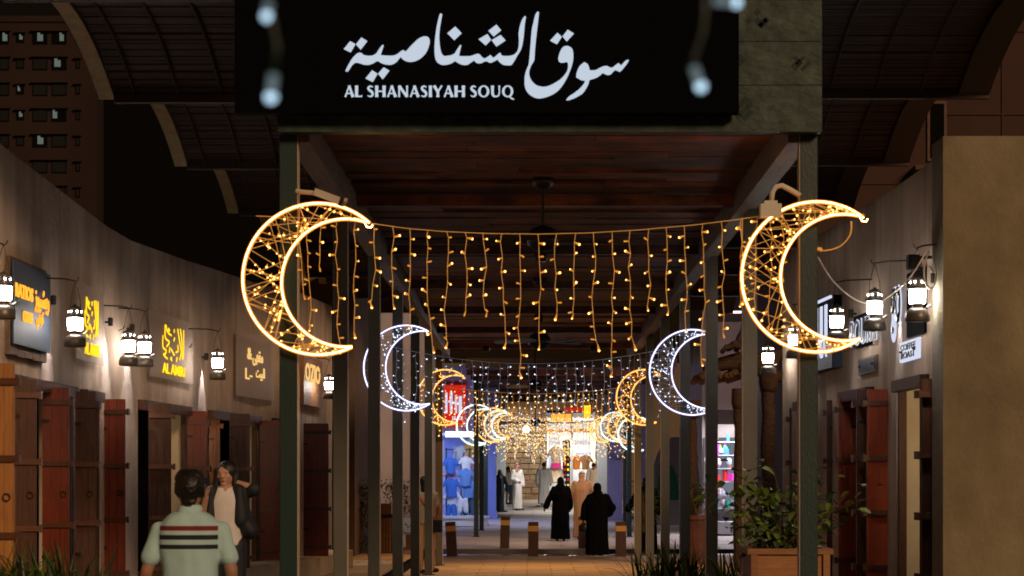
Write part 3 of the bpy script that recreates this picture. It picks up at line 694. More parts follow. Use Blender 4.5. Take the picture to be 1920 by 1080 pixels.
# ------------------------------------------------------------------ crescents
def circum(a, b, c):
    ax, ay = a; bx, by = b; cx, cy = c
    D = 2 * (ax * (by - cy) + bx * (cy - ay) + cx * (ay - by))
    ux = ((ax*ax+ay*ay)*(by-cy)+(bx*bx+by*by)*(cy-ay)+(cx*cx+cy*cy)*(ay-by))/D
    uy = ((ax*ax+ay*ay)*(cx-bx)+(bx*bx+by*by)*(ax-cx)+(cx*cx+cy*cy)*(bx-ax))/D
    return (ux, uy), math.hypot(ax-ux, ay-uy)
def arc(c, r, a0, a1, n): return [(c[0] + r * math.cos(a0 + (a1 - a0) * i / n), c[1] + r * math.sin(a0 + (a1 - a0) * i / n)) for i in range(n + 1)]
def crescent(c, r, label, mt, mwire, mled, mleddim, group, tube=.0056, nb=125, nl=62, seed=1, t1=(.669, .735), t2=(.444, -.894), detail=1):
    rnd = random.Random(seed)
    t = thing('crescent_light', label, 'light', c, 0, group)
    a1 = math.atan2(t1[1], t1[0]); a2 = 2 * math.pi + math.atan2(t2[1], t2[0])
    ic, ir = circum(t1, t2, (-.486, -.02))
    b1 = math.atan2(t1[1] - ic[1], t1[0] - ic[0]); b2_ = 2 * math.pi + math.atan2(t2[1] - ic[1], t2[0] - ic[0])
    out = arc((0, 0), 1.0, a1, a2, 48 if detail else 28); inn = arc(ic, ir, b1, b2_, 48 if detail else 28)
    W = lambda p, y=0: (c[0] + p[0] * r, c[1] + y, c[2] + p[1] * r)
    hook = [(t1[0] - .03, t1[1] - .05), (t1[0] + .03, t1[1] - .055), (t1[0] + .045, t1[1] - .02)]
    q = MB(); q.smooth = True; q.tube([W(p) for p in ([] + out)], tube, 8); q.build('outer_neon_tube', mt, t); slm = M['halo_w'] if mt == M['neon_w'] else M['halo_y']
    q = MB(); q.smooth = True; q.tube([W(p, -.004) for p in ((hook[::-1] if detail else []) + inn[1:])], tube * .9, 8); q.build('inner_neon_tube', mt, t)
    if detail:
        q = MB(); q.smooth = True; q.tube([W(p, .012) for p in out], .0155, 8); q.build('outer_halo', slm, t)  # wider tube behind the neon imitates its glow fringe
        q = MB(); q.smooth = True; q.tube([W(p, .010) for p in inn[1:]], .0145, 8); q.build('inner_halo', slm, t)
    q = MB()
    for p in (out, inn): q.tube([W(x, .03) for x in p[::3] + [p[-1]]], tube * .7, 5)
    q.build('frame', mwire, t)
    q = MB(); L = []
    n = len(out) - 1
    for i in range(nl):
        u = rnd.uniform(.03, .95); v = min(.97, max(.02, u + rnd.choice((-1, 1)) * rnd.uniform(.02, .17)))
        a = out[int(u * n)]; b_ = inn[int(v * n)]
        if rnd.random() < .35: b_ = out[int(min(1, u + rnd.uniform(.03, .09)) * n)] if False else b_
        y0 = rnd.uniform(.0, .03)
        q.tube([W(a, y0), W(((a[0]+b_[0])/2 + rnd.uniform(-.02,.02), (a[1]+b_[1])/2 + rnd.uniform(-.02,.02)), y0 - .01), W(b_, y0)], .0034 if detail else .006, 4, False)
        L.append((a, b_, y0))
    q.build('wire_lattice', mwire, t)
    q = MB(); q2 = MB()
    for i in range(nb):
        a, b_, y0 = rnd.choice(L); k = rnd.uniform(.08, .92)
        if i < nb * .25: k = rnd.uniform(.6, .95)
        p = Vector(W((a[0] + (b_[0] - a[0]) * k, a[1] + (b_[1] - a[1]) * k), y0 - .012))
        rr = (.0075 if detail else .010) * rnd.uniform(.8, 1.25)
        dv = Vector((rnd.uniform(-1, 1), rnd.uniform(-.6, 0), rnd.uniform(-1, 1))).normalized() * .022
        q.ball(p, rr, 6, 4)
        if detail: q2.tube([p, p + dv], .005, 4)
    q.build('bulb_cluster', mled, t, 'stuff')
    if detail: q2.build('bulb_stem_cluster', mleddim, t, 'stuff')
    return t
def kz(px, py, d): v = P(px, py, d); return (v.x, v.y, v.z)
c1 = crescent(kz(597, 523, 15.75), 142 / (F / 15.75), 'large warm neon crescent hanging on the nearest left post', M['neon_y'], M['wire_y'], M['led_y'], M['led_y_dim'], 'warm crescents', seed=3)
c2 = crescent(kz(1532, 519, 15.75), 141 / (F / 15.75), 'large warm neon crescent hanging on the nearest right post', M['neon_y'], M['wire_y'], M['led_y'], M['led_y_dim'], 'warm crescents', seed=8, t1=(.625, .79), t2=(.568, -.823))
crescent(kz(762, 690, 28.55), 80 / (F / 28.55), 'cool white crescent on the fourth post of the left row', M['neon_w'], M['wire_w'], M['led_w'], M['led_w_dim'], 'white crescents', seed=4, t1=(.52, .854), t2=(.55, -.835))
crescent(kz(1298, 698, 28.55), 80 / (F / 28.55), 'cool white crescent on the fourth post of the right row', M['neon_w'], M['wire_w'], M['led_w'], M['led_w_dim'], 'white crescents', seed=5, t1=(.45, .89), t2=(.55, -.835))
crescent(kz(835, 745, 41.3), 52 / (F / 41.3), 'yellow crescent at the last post of the near left row, against the red light box', M['neon_y2'], M['wire_y'], M['led_y'], M['led_y_dim'], 'warm crescents', tube=.014, seed=6)
crescent(kz(1208, 745, 41.3), 52 / (F / 41.3), 'yellow crescent at the last post of the near right row', M['neon_y2'], M['wire_y'], M['led_y'], M['led_y_dim'], 'warm crescents', tube=.014, seed=7)
for (px, py, rr, d, wh, lb) in ((894, 797, 38, 58, 1, 'pale green white crescent, nearest of the far left crescents'), (924, 797, 32, 61.5, 0, 'yellow crescent, second of the far left crescents'),
                                (936, 797, 28, 65, 1, 'pale green white crescent, third of the far left crescents'), (945, 797, 24, 69, 0, 'small yellow crescent, farthest of the far left crescents'),
                                (1192, 814, 33, 59, 1, 'pale green white crescent, nearest of the far right crescents'), (1171, 800, 31, 62.5, 0, 'yellow crescent, second of the far right crescents'),
                                (1153, 800, 27, 66, 1, 'pale green white crescent, third of the far right crescents'), (1131, 806, 23.5, 69, 0, 'small yellow crescent, farthest of the far right crescents')):
    crescent(kz(px, py, d), rr * d / F, lb, M['neon_t' if wh else 'neon_y2'], M['wire_w' if wh else 'wire_y'], M['led_wfar' if wh else 'led_yfar'], None, 'far crescents', tube=.022, nb=60, nl=36, seed=int(px), detail=0)

# ------------------------------------------------------------------ icicle light rows
def led_mesh(mb_, md, s=1.0):
    q = MB(); q.cm = 1; q.tube([(0, 0, 0), (.016 * s, 0, .002 * s)], .0038 * s, 5); q.tube([(.014 * s, 0, .002), (.030 * s, 0, .004 * s)], .0062 * s, 6); q.cm = 0
    q.ball((.033 * s, 0, .004 * s), .0072 * s, 6, 4); return q.mesh('led_bulb', [mb_, md])
def icicle(d, pts, strands, label, mw, ml, md, near=True, step=.108, seed=1, rbul=.009, wr=.0026, sag=None):
    """pts: top string polyline (x,z); strands: (x, zbottom)"""
    rnd = random.Random(seed)
    t = thing('icicle_light_row', label, 'string lights', (pts[0][0], d, pts[0][1]), 0, 'icicle light rows')
    q = MB(); q.tube([(x, d, z) for x, z in pts], wr * 1.1, 5); q.build('top_cable', mw, t)
    def topz(x):
        for (a, z), (c, z2) in zip(pts, pts[1:]):
            if a <= x <= c: return z + (z2 - z) * (x - a) / (c - a)
        return pts[-1][1]
    lm = [led_mesh(ml, md, s) for s in (1.0, 1.3)] if near else None
    lm2 = led_mesh(md, md, 1.0) if near else None
    for x, zb in strands:
        zt = topz(x); L = zt - zb; n = max(2, int(L / step)); xo = 0; path = [(x, d, zt)]; nodes = []
        z = zt - step * rnd.uniform(.35, .8); side = 0
        while z > zb + .01:
            xo += rnd.uniform(-.022, .022); xo *= .75
            nodes.append((x + xo, z)); path.append((x + xo, d + rnd.uniform(-.006, .006), z)); z -= step * rnd.uniform(.85, 1.15)
        path.append((x + xo + rnd.uniform(-.01, .02), d, zb)); nodes.append((path[-1][0], zb))
        q = MB(); q.tube(path, wr, 5, False)
        if near: st = q.build('strand', mw, t)
        so = Vector((t.location))
        if not near:
            q.cm = 1
            for nx, nz in nodes: q.ball((nx + rnd.choice((-1, 1)) * rbul * 1.5, d, nz), rbul * rnd.uniform(.7, 1.3), 5, 3)
            q.build('strand', [mw, ml], t); continue
        for i, (nx, nz) in enumerate(nodes):
            last = i == len(nodes) - 1
            me = lm2 if rnd.random() < .38 else rnd.choice(lm)
            yaw = rnd.choice((0, math.pi)) + rnd.uniform(-1.1, 1.1); pit = rnd.uniform(-.5, .7)
            o = bpy.data.objects.new('led_bulb', me); COL.objects.link(o); o.parent = st
            o.location = (nx - so.x, 0, nz - so.z)
            o.rotation_euler = (0, (R(80) if last else pit), yaw)
    return t
xs0 = [(50,445),(150,455),(237,555),(328,675),(420,645),(512,490),(602,495),(695,645),(785,795),(877,660),(970,505),(1065,505),(1153,660),(1247,795),(1337,655),(1430,465),(1517,485),(1608,570),(1700,740),(1793,600),(1890,445)]
k0 = F / 15.85
T0 = [(480,405),(560,408),(640,412),(690,418),(760,428),(830,434),(920,438),(1010,439),(1100,437),(1200,431),(1300,422),(1380,412),(1440,403),(1530,398)]
st0 = [((680 + u * .375 - 998) / k0, EYE + (905 - (400 + v * .375)) / k0) for u, v in xs0]
st0 += [((x - 998) / k0, EYE + (905 - y) / k0) for x, y in ((568, 553), (580, 612), (601, 500), (632, 652), (667, 623), (1420, 575), (1446, 610), (1392, 560), (1468, 520))]
icicle(15.85, [((x - 998) / k0, EYE + (905 - y) / k0) for x, y in T0], st0, 'warm icicle string lights between the two large crescents', M['wire_y'], M['led_y'], M['led_y_dim'])
k1 = F / 28.6
def auto_row(d, px0, px1, ytop, ysag, n, lmin, lmax, label, mw, ml, md, near, seed, rbul=.012, wr=.004, step=.11):
    rnd = random.Random(seed); k = F / d
    T = [((px0 + (px1 - px0) * i / 12 - 998) / k, EYE + (905 - (ytop + ysag * (1 - (i / 6 - 1) ** 2))) / k) for i in range(13)]
    pat = [.6, .35, .8, .5, 1.0, .7, .3, .9]
    st = []
    for i in range(n):
        px = px0 + (px1 - px0) * (i + .5) / n + rnd.uniform(-2, 2) * (1 if near else .6)
        f = (i + .5) / n; yt = ytop + ysag * (1 - (2 * f - 1) ** 2)
        st.append(((px - 998) / k, EYE + (905 - yt) / k - (lmin + (lmax - lmin) * pat[(i + seed) % 8])))
    icicle(d, T, st, label, mw, ml, md, near, step, seed, rbul, wr)
auto_row(28.6, 735, 1262, 650, 32, 30, .38, .95, 'cool white icicle string lights between the two white crescents', M['wire_w'], M['led_w'], M['led_w_dim'], True, 11)
auto_row(41.4, 815, 1195, 722, 16, 32, .35, 1.0, 'yellow icicle string lights at the end of the near canopy', M['wire_y'], M['led_yfar'], None, False, 12, .013)
for i, (d, px0, px1, yt, wh) in enumerate(((58, 880, 1205, 765, 1), (62, 893, 1200, 768, 0), (66, 905, 1195, 771, 0), (71, 915, 1190, 773, 1), (77, 925, 1175, 777, 0), (83, 933, 1160, 779, 1), (89, 940, 1140, 782, 0))):
    auto_row(d, px0, px1, yt, 14, 44, .35, 1.35, f'{["white", "yellow"][1 - wh]} icicle string lights, {ORD[i]} of the dense rows under the far canopy', M['wire_w' if wh else 'wire_y'], M['led_wfar' if wh else 'led_yfar'], None, False, 20 + i, .017, .003, .15)

# feeder cables hanging near the right crescent
def sagcable(name, label, pts, r, m, cat='cable'):
    pts = [Vector(p) for p in pts]; t_ = MB(); t_.smooth = True; seq = []
    for i in range(len(pts) - 1):
        p0 = pts[max(i - 1, 0)]; p1 = pts[i]; p2 = pts[i + 1]; p3 = pts[min(i + 2, len(pts) - 1)]
        for k in range(6):
            t = k / 6; seq.append(.5 * ((2 * p1) + (-p0 + p2) * t + (2 * p0 - 5 * p1 + 4 * p2 - p3) * t * t + (-p0 + 3 * p1 - 3 * p2 + p3) * t ** 3))
    seq.append(pts[-1]); t_.tube(seq, r, 6); o = t_.build(name, m); return tag(o, label, cat)
sagcable('feed_cable', 'short looped feed cable with a plug under the tip of the right crescent', [P(1596, 415, 15.75), P(1594, 440, 15.76), P(1575, 462, 15.8), P(1548, 470, 15.85), P(1535, 467, 15.9)], .006, M['wire_y'])
sagcable('feed_cable', 'pale cable sagging from the right post to the wall lanterns', [P(1533, 482, 16.0), P(1560, 525, 17), P(1600, 560, 18), P(1640, 570, 18.6), P(1680, 545, 18.5), P(1710, 515, 18.2), P(1738, 470, 18.2)], .007, M['cable'])
sagcable('feed_cable', 'white cable loop beside the nearest right wall lantern', [P(1742, 468, 18.2), P(1733, 500, 18.2), P(1735, 530, 18.2), P(1745, 541, 18.2), P(1753, 530, 18.2), P(1755, 505, 18.2), P(1750, 488, 18.2)], .008, M['cable'])
q = MB(); q.tube([P(1540, 468, 15.85), P(1529, 467, 15.88)], .016, 8); tag(q.build('cable_plug', M['wire_y']), 'small plug at the end of the looped feed cable', 'plug')

# lamps on the nearest posts
t = thing('flood_lamp', 'flood lamp on a bent arm above the left large crescent', 'lamp', P(562, 372, 15.85))
q = MB(); q.tube([P(556, 358, 15.86), P(566, 360, 15.84), P(592, 362, 15.8)], .018, 8); q.build('arm', M['pvc'], t)
q = MB(); a, c = P(592, 360, 15.8), P(640, 378, 15.75); q.beam(a, c, .07, .055); q.build('housing', M['pvc'], t)
q = MB(); q.beam(c, c + (c - a).normalized() * .03, .085, .075); q.build('bezel', M['iron'], t)
t = thing('gooseneck_lamp', 'swan neck pipe with box on the nearest right post', 'lamp', P(1500, 365, 15.85))
q = MB(); q.smooth = True
q.tube([P(1499, 366, 15.86), P(1480, 355, 15.82), P(1466, 348, 15.8), P(1455, 350, 15.8), P(1448, 360, 15.8), P(1446, 384, 15.8)], .021, 10); q.build('neck', M['pvc'], t)
q = MB(); v = P(1444, 396, 15.8); q.box(v, (.16, .14, .10)); q.box(v + Vector((0, 0, .06)), (.10, .10, .03)); q.build('box', M['pvc'], t)

# foreground icicle ends near the camera
def fgstring(label, pts, bulbs, d):
    t = thing('near_string_light', label, 'string lights', P(*pts[0], d), 0, 'string light ends close to the camera')
    q = MB(); q.smooth = True; q.tube([P(x, y, d) for x, y in pts], .0030, 6); q.build('wire', M['post'], t)
    for (x, y, x2, y2) in bulbs:
        q = MB(); q.smooth = True; q.tube([P(x, y, d), P(x2, y2, d)], .0042, 8); b_ = q.build('bulb_body', M['fg_body'], t)
        q = MB(); q.smooth = True; q.ball(P(x2, y2, d), .0050, 10, 8); q.build('bulb_tip', M['fg_tip'], b_)
M['fg_body'] = emit('near_led_body', (.42, .55, .60), .30, False); M['fg_tip'] = emit('near_led_tip', (.55, .80, 1.0), 1.6, False)
fgstring('blurred string light end hanging before the left of the sign', [(497, -40), (502, 0), (512, 50), (520, 90), (514, 140)], [(504, 6, 501, 30), (513, 140, 508, 182)], 1.9)
fgstring('blurred string light end hanging before the right of the sign', [(1320, -30), (1322, 20), (1318, 60), (1300, 110), (1305, 130)], [(1338, 2, 1380, 4), (1301, 125, 1314, 162)], 2.0)

# ------------------------------------------------------------------ wall lanterns
def lantern(px, py, k, label, side, wallx, dbl=False, arm=True, h=.40, light=True):
    d = F / k; base = P(px, py, d); s = h / .40
    t = thing('wall_lantern', label, 'lantern', base, 0, 'white lit storm lanterns on the shop walls')
    b_ = Vector(base)
    def L(prof, name, m, par=t, smooth=True):
        q = MB(); q.smooth = smooth; q.lathe([(r * s, z * s) for r, z in prof], b_, 18); return q.build(name, m, par)
    L([(.098, 0), (.104, .008), (.104, .045), (.094, .085), (.066, .108), (.044, .118), (.044, .135), (.058, .14), (.058, .15)], 'tank', M['brass'])
    L([(.060, .152), (.066, .16), (.072, .21), (.072, .262), (.066, .27)], 'glass', M['lampglass'])
    L([(.075, .268), (.086, .275), (.084, .287), (.066, .302), (.058, .325), (.056, .348), (.068, .353), (.052, .368), (.015, .388), (.008, .40)], 'hood', M['brass'])
    q = MB()
    for i in range(8):
        a = i * math.pi / 4 + .2; q.tube([b_ + Vector((.073 * s * math.cos(a), .073 * s * math.sin(a), .148 * s)), b_ + Vector((.077 * s * math.cos(a), .077 * s * math.sin(a), .278 * s))], .0022, 4)
    q.build('cage_wire', M['iron'], t)
    q = MB()
    for i in range(6):
        a = i * math.pi / 3; q.ball(b_ + Vector((.059 * s * math.cos(a), .059 * s * math.sin(a), .328 * s)), .008, 6, 4)
    q.build('vent_hole', M['lampglass'], t)
    q = MB(); q.tube([b_ + Vector((.075 * s, 0, .12 * s)), b_ + Vector((.10 * s, 0, .13 * s))], .006, 6); q.ball(b_ + Vector((.105 * s, 0, .13 * s)), .012, 8, 6); q.build('knob', M['brass'], t)
    q = MB(); top = b_ + Vector((0, 0, .60 * s))
    for sx in (-1, 1): q.tube([b_ + Vector((sx * .055 * s, 0, .30 * s)), b_ + Vector((sx * .045 * s, 0, .45 * s)), top + Vector((sx * .006, 0, 0))], .0032, 4)
    q.build('handle', M['iron'], t)
    if arm:
        q = MB(); wx = wallx; tz = top + Vector((0, 0, .02))
        q.tube([(wx, d, tz.z + .03), (tz.x + (wx - tz.x) * .3, d, tz.z + .02), (tz.x, d, tz.z), (tz.x - side * .0 , d, tz.z - .02)], .007, 6)
        q.tube([(tz.x, d, tz.z - .015), (tz.x - side * .03, d, tz.z + .01), (tz.x - side * .035, d, tz.z + .035)], .005, 5)
        q.tube([(wx, d, tz.z - .22), (wx - side * .05, d, tz.z - .20), (wx - side * .07, d, tz.z - .16)], .006, 5)
        q.build('bracket', M['iron'], t)
    return t
lantern(6, 598, 226, 'lantern cut by the left edge of the photo', -1, -4.66)
lantern(141, 650, 199, 'single lantern before the first yellow calligraphy plate', -1, -4.66)
lantern(241, 686, 175, 'nearer lantern of the pair sharing a long bracket', -1, -4.66)
lantern(271, 687, 168, 'farther lantern of the pair sharing a long bracket', -1, -4.62)
lantern(408, 712, 148, 'lantern left of the plate with two lines of pale gold script', -1, -4.38)
lantern(617, 748, 118, 'lantern seen between the two nearest posts of the left row', -1, -3.42)
lantern(1720, 603, 213, 'lantern nearest the broad beige pier on the right', 1, 3.57, h=.42)
lantern(1640, 620, 204, 'middle lantern over the dark red doors on the right', 1, 3.57)
lantern(1569, 642, 182, 'lantern in front of the grey sign box by the right crescent tip', 1, 3.50)
lantern(1490, 672, 163, 'lantern shining through the lower right crescent', 1, 3.34)
lantern(1440, 703, 150, 'lantern right of the third right post below the large crescent', 1, 3.22)
def wash(x, y, z, e, ang=46, col=(.95, .92, 1.0), up=False):
    l = bpy.data.lights.new('wall_wash', 'SPOT'); l.energy = e; l.spot_size = R(ang); l.spot_blend = .55; l.color = col; l.shadow_soft_size = .025
    o = bpy.data.objects.new('wall_wash', l); COL.objects.link(o); o.location = (x, y, z); o.rotation_euler = (R(180) if up else 0, 0, 0)
    return o
def washfix(x, y, z, sgn, e, label):
    t = thing('wash_light', label, 'lamp', (x, y, z), 0, 'small downlights on the shop walls')
    q = MB(); q.lathe([(.026, 0.01), (.028, .09), (.02, .10)], (x, y, z), 10); q.build('housing', M['iron'], t)
    q = MB(); q.b2((x - sgn * -.0, y - .012, z + .04), (x - sgn * .11, y + .012, z + .06)); q.build('mounting_arm', M['iron'], t)
    o = wash(0, 0, 0, e); o.parent = t
for (px, X, z, sgn, lb) in ((108, -4.56, 3.35, 1, 'left wall beside the single lantern'), (214, -4.56, 3.35, 1, 'left wall before the lantern pair'), (245, -4.56, 3.35, 1, 'left wall between the lantern pair and the plate'), (30, -4.56, 3.3, 1, 'left wall beside the dark blue sign'), (384, -4.30, 3.25, 1, 'left wall before the fourth lantern'),
                            (1742, 3.50, 3.4, -1, 'right wall in the corner by the pier'), (1672, 3.48, 3.4, -1, 'right wall between the first two lanterns'), (1596, 3.40, 3.4, -1, 'right wall beside the grey sign box'),(655, -3.3, 3.3, 1, 'end of the left wall')):
    d = abs(X) * F / abs(px - 998); wx = lerp_pl(WL if X < 0 else WR, d); x_ = wx + (.06 if X < 0 else -.06)
    washfix(x_, d, z, sgn, 8 if px < 50 else 60 if (X > -4.4 and X < 0) else 110, 'tiny downlight washing the ' + lb)

# ------------------------------------------------------------------ shop signs on the walls
import unicodedata
FORMS = {}
for cp in list(range(0xFE80, 0xFEFD)):
    dc = unicodedata.decomposition(chr(cp)).split()
    if len(dc) == 2: FORMS[(dc[0][1:-1], int(dc[1], 16))] = chr(cp)
def shape(wd):
    out = []; nj = 'اأإآدذرزوةى'
    for i, c in enumerate(wd):
        pv = i > 0 and wd[i - 1] not in nj and wd[i - 1] != ' '; nx = i < len(wd) - 1 and wd[i + 1] != ' ' and c not in nj
        f = 'medial' if pv and nx else 'final' if pv else 'initial' if nx else 'isolated'
        out.append(FORMS.get((f, ord(c)), FORMS.get(('final' if pv else 'isolated', ord(c)), c)))
    return ''.join(out[::-1])
def text_mesh(s, wd, ht, bold=.0, ext=.008):
    cu = bpy.data.curves.new('t', 'FONT'); cu.body = s; cu.size = 1; cu.offset = bold; cu.extrude = 0; cu.resolution_u = 3
    o = bpy.data.objects.new('t', cu); COL.objects.link(o)
    me = bpy.data.meshes.new_from_object(o.evaluated_get(bpy.context.evaluated_depsgraph_get())); bpy.data.objects.remove(o)
    if not me.vertices: return None
    xs = [v.co.x for v in me.vertices]; ys = [v.co.y for v in me.vertices]
    w_, h_ = max(max(xs) - min(xs), 1e-3), max(max(ys) - min(ys), 1e-3); cx, cy = (max(xs) + min(xs)) / 2, (max(ys) + min(ys)) / 2
    for v in me.vertices: v.co = Vector(((v.co.x - cx) / w_ * wd, 0, (v.co.y - cy) / h_ * ht))
    bm = bmesh.new(); bm.from_mesh(me)
    r_ = bmesh.ops.extrude_face_region(bm, geom=bm.faces[:]); bmesh.ops.translate(bm, vec=(0, -ext, 0), verts=[e for e in r_['geom'] if isinstance(e, bmesh.types.BMVert)])
    bm.to_mesh(me); bm.free(); return me
def wframe(side, d0, d1, z):
    pl = WL if side < 0 else WR
    x0, x1 = lerp_pl(pl, d0), lerp_pl(pl, d1); L = math.hypot(x1 - x0, d1 - d0)
    ang = math.atan2(d1 - d0, x1 - x0) if side < 0 else math.atan2(d0 - d1, x0 - x1)
    return ((x0 + x1) / 2, (d0 + d1) / 2, z), ang, L
def wsign(side, d0, d1, z0, z1, label, panels, texts, name='shop_sign', out=.06):
    """local frame: x along the wall, y into the wall, z up, origin at the middle"""
    loc, ang, L = wframe(side, d0, d1, (z0 + z1) / 2); H = z1 - z0
    t = thing(name, label, 'sign'); 
    for nm, x0, x1, za, zb, ya, yb, m in panels:
        q = MB(); q.b2((x0 * L / 2, ya, za * H / 2), (x1 * L / 2, yb, zb * H / 2)); q.build(nm, m, t)
    for x in (-.35, .35):
        q = MB(); q.b2((x * L - .01, -out, -.01), (x * L + .01, 0, .01)); q.build('stand_off', M['iron'], t)
    for s, cx, cz, ww, hh, m, y, bold in texts:
        if isinstance(s, list):
            for st in s:
                pts = [Vector(((u - .5) * ww * L + cx * L / 2, (.5 - v) * hh * H + cz * H / 2)) for u, v in st]
                me = fill2d([rib(pts, [bold] * len(pts), 5)], .004); me.transform(Matrix.Translation((0, y, 0)) @ Matrix.Rotation(R(90), 4, 'X'))
                me.materials.clear(); me.materials.append(m); obj('script_stroke', me, t)
        else:
            me = text_mesh(s, ww * L, hh * H, bold)
            if me is None: continue
            me.materials.clear(); me.materials.append(m); obj('lettering', me, t, (cx * L / 2, y, cz * H / 2))
    t.location = loc; t.rotation_euler = (0, 0, ang); return t
# dark blue steel sign
wsign(-1, 18.35, 19.75, 2.88, 3.62, 'dark blue steel sign with glowing orange letters on old boards',
      [('board', -1, 1, -1, 1, -.085, -.07, M['steelblue'])] + [('backing_board', -.98 + .4 * i, -.60 + .4 * i, -1.25 - .02 * (i % 2), 1.1, -.05, -.004, M['oldwood']) for i in range(5)],
      [('RATIOS', -.48, .30, .46, .17, M['letter_o'], -.088, .03), (shape('ريشيوز'), .48, .22, .40, .30, M['letter_o'], -.088, .02), ('COFFEE', -.30, -.28, .26, .13, M['letter_o'], -.088, .02), (shape('كوفي'), .36, -.26, .20, .24, M['letter_o'], -.088, .02),
       ])
SCR = [[(690,240),(690,420),(735,470),(705,545)],[(665,400),(665,560),(700,600),(690,650),(672,660),(690,690),(715,710)],[(730,280),(720,340),(760,370)],[(790,270),(790,320)],[(795,390),(785,440)],
       [(830,250),(850,400),(870,560),(855,680)],[(860,240),(880,420),(885,670)],[(900,240),(900,500),(895,660)],[(740,540),(735,620)],[(755,560),(790,640)],[(830,480),(835,560),(810,590)],[(760,680),(750,700),(765,720)],[(825,660),(815,720)],[(700,250),(712,330),(740,300)]]
SCR = [[((x - 540) / 485, (y - 100) / 900) for x, y in s] for s in SCR]
for d0, d1, lb in ((20.95, 22.25, 'clear plate with glowing yellow calligraphy behind the single lantern'), (24.4, 26.6, 'clear plate with glowing yellow calligraphy between the lantern pair and the fourth lantern')):
    wsign(-1, d0, d1, 2.90, 3.68, lb, [('plate', -1, 1, -1, 1, -.075, -.065, M['acryl'])],
          [(SCR, 0, 0, 1, 1, M['letter_y'], -.085, .021), ('AL AMIRI', .02, -.66, .52, .16, M['letter_y'], -.082, .012)])
wsign(-1, 28.9, 30.9, 2.86, 3.78, 'clear plate with two lines of pale gold script left of the nearest left post', [('plate', -1, 1, -1, 1, -.075, -.065, M['acryl'])],
      [(shape('مقهى'), .08, .25, .28, .24, M['letter_g'], -.08, .02), ('&', -.36, .35, .12, .18, M['letter_g'], -.08, .02), (shape('البيت'), .22, -.22, .24, .2, M['letter_g'], -.08, .02), ('L-', -.40, -.28, .18, .17, M['letter_g'], -.08, .01)])
wsign(-1, 32.1, 33.9, 2.86, 3.62, 'glowing gold wooden sign half hidden behind the nearest left post', [('board', -1, 1, -1, 1, -.09, -.03, M['planter'])],
      [('OZIO', -.1, .35, .8, .38, M['letter_g'], -.095, .03)])
# right wall
wsign(1, 18.9, 20.3, 3.02, 3.62, 'black panel with large white edged letters above the small white sign', [('panel', -.1, 1, -1.0, 1, -.03, -.004, M['signblack'])],
      [('go', -.55, -.15, .36, .9, M['letter_w'], -.06, .04), ('go', -.53, -.17, .34, .86, M['letterblack'], -.075, .02)])
wsign(1, 19.15, 20.0, 2.80, 2.99, 'small white backlit sign with two lines of black letters near the pier', [('plate', -1, 1, -1, 1, -.03, -.004, M['letter_w'])],
      [('COFFEE', 0, .4, .8, .32, M['letterblack'], -.035, .02), ('ROAST', 0, -.4, .75, .32, M['letterblack'], -.035, .02)])
wsign(1, 20.95, 22.3, 3.06, 3.46, 'black and white metal letters behind the middle right lantern', [('panel', -.9, .35, -.9, .8, -.02, -.004, M['signblack'])],
      [('POURA', .05, -.15, .95, .7, M['letter_w'], -.05, .03), ('POURA', .07, -.17, .93, .66, M['letterblack'], -.062, .0)])
wsign(1, 21.1, 21.95, 2.78, 2.95, 'small brushed metal plate below the middle right lantern', [('frame', -1, 1, -1, 1, -.03, -.004, M['acryl']), ('plate', -.9, .9, -.75, .75, -.036, -.031, M['steelblue'])], [])
wsign(1, 22.9, 24.4, 2.92, 3.72, 'grey sign box with white letters and dark top by the right crescent tip', [('box', -1, 1, -1, -.1, -.12, -.004, M['steelblue']), ('dark_box', -1, 1, -.1, 1, -.10, -.004, M['signblack']), ('light_strip', -.9, .9, .93, 1.0, -.125, -.102, M['letter_w'])],
      [('LANA', 0, -.45, .7, .22, M['letter_w'], -.125, .04), ('IIII', 0, .35, .62, .45, M['letter_w'], -.11, .02)])
# hanging dark patio lamp boxes
t = thing('speaker_box', 'small dark box fixed above the nearest right lantern', 'box', P(1712, 492, 18.6))
q = MB(); q.box(P(1712, 492, 18.6), (.10, .12, .13)); q.build('housing', M['blackpl'], t)
q = MB(); q.b2(P(1712, 485, 18.59), (3.60, 18.62, P(1712, 480, 18.6).z)); q.build('mounting_arm', M['iron'], t)
def remesh(mb, name, m, parent, vox=.014, fold=0, fs=(9, 9, 2.5), seed=0, smooth=2, extra=None):
    me = mb.mesh(name, m if not isinstance(m, list) else m); o = bpy.data.objects.new(name, me); COL.objects.link(o)
    rm = o.modifiers.new('r', 'REMESH'); rm.mode = 'VOXEL'; rm.voxel_size = vox
    sm = o.modifiers.new('s', 'SMOOTH'); sm.iterations = smooth; sm.factor = .5
    me2 = bpy.data.meshes.new_from_object(o.evaluated_get(bpy.context.evaluated_depsgraph_get())); bpy.data.objects.remove(o)
    if fold:
        me2.calc_loop_triangles(); nr = [v.normal.copy() for v in me2.vertices]
        for v, n_ in zip(me2.vertices, nr):
            c = v.co; k = noise.noise(Vector((c.x * fs[0] + seed, c.y * fs[1], c.z * fs[2]))) + .5 * noise.noise(Vector((c.x * fs[0] * 2.3 + seed, c.y * fs[1] * 2.3, c.z * fs[2] * 1.7)))
            v.co = c + n_ * k * fold
    for p in me2.polygons: p.use_smooth = True
    me2.name = name
    if not me2.materials: me2.materials.append(m)
    return obj(name, me2, parent)
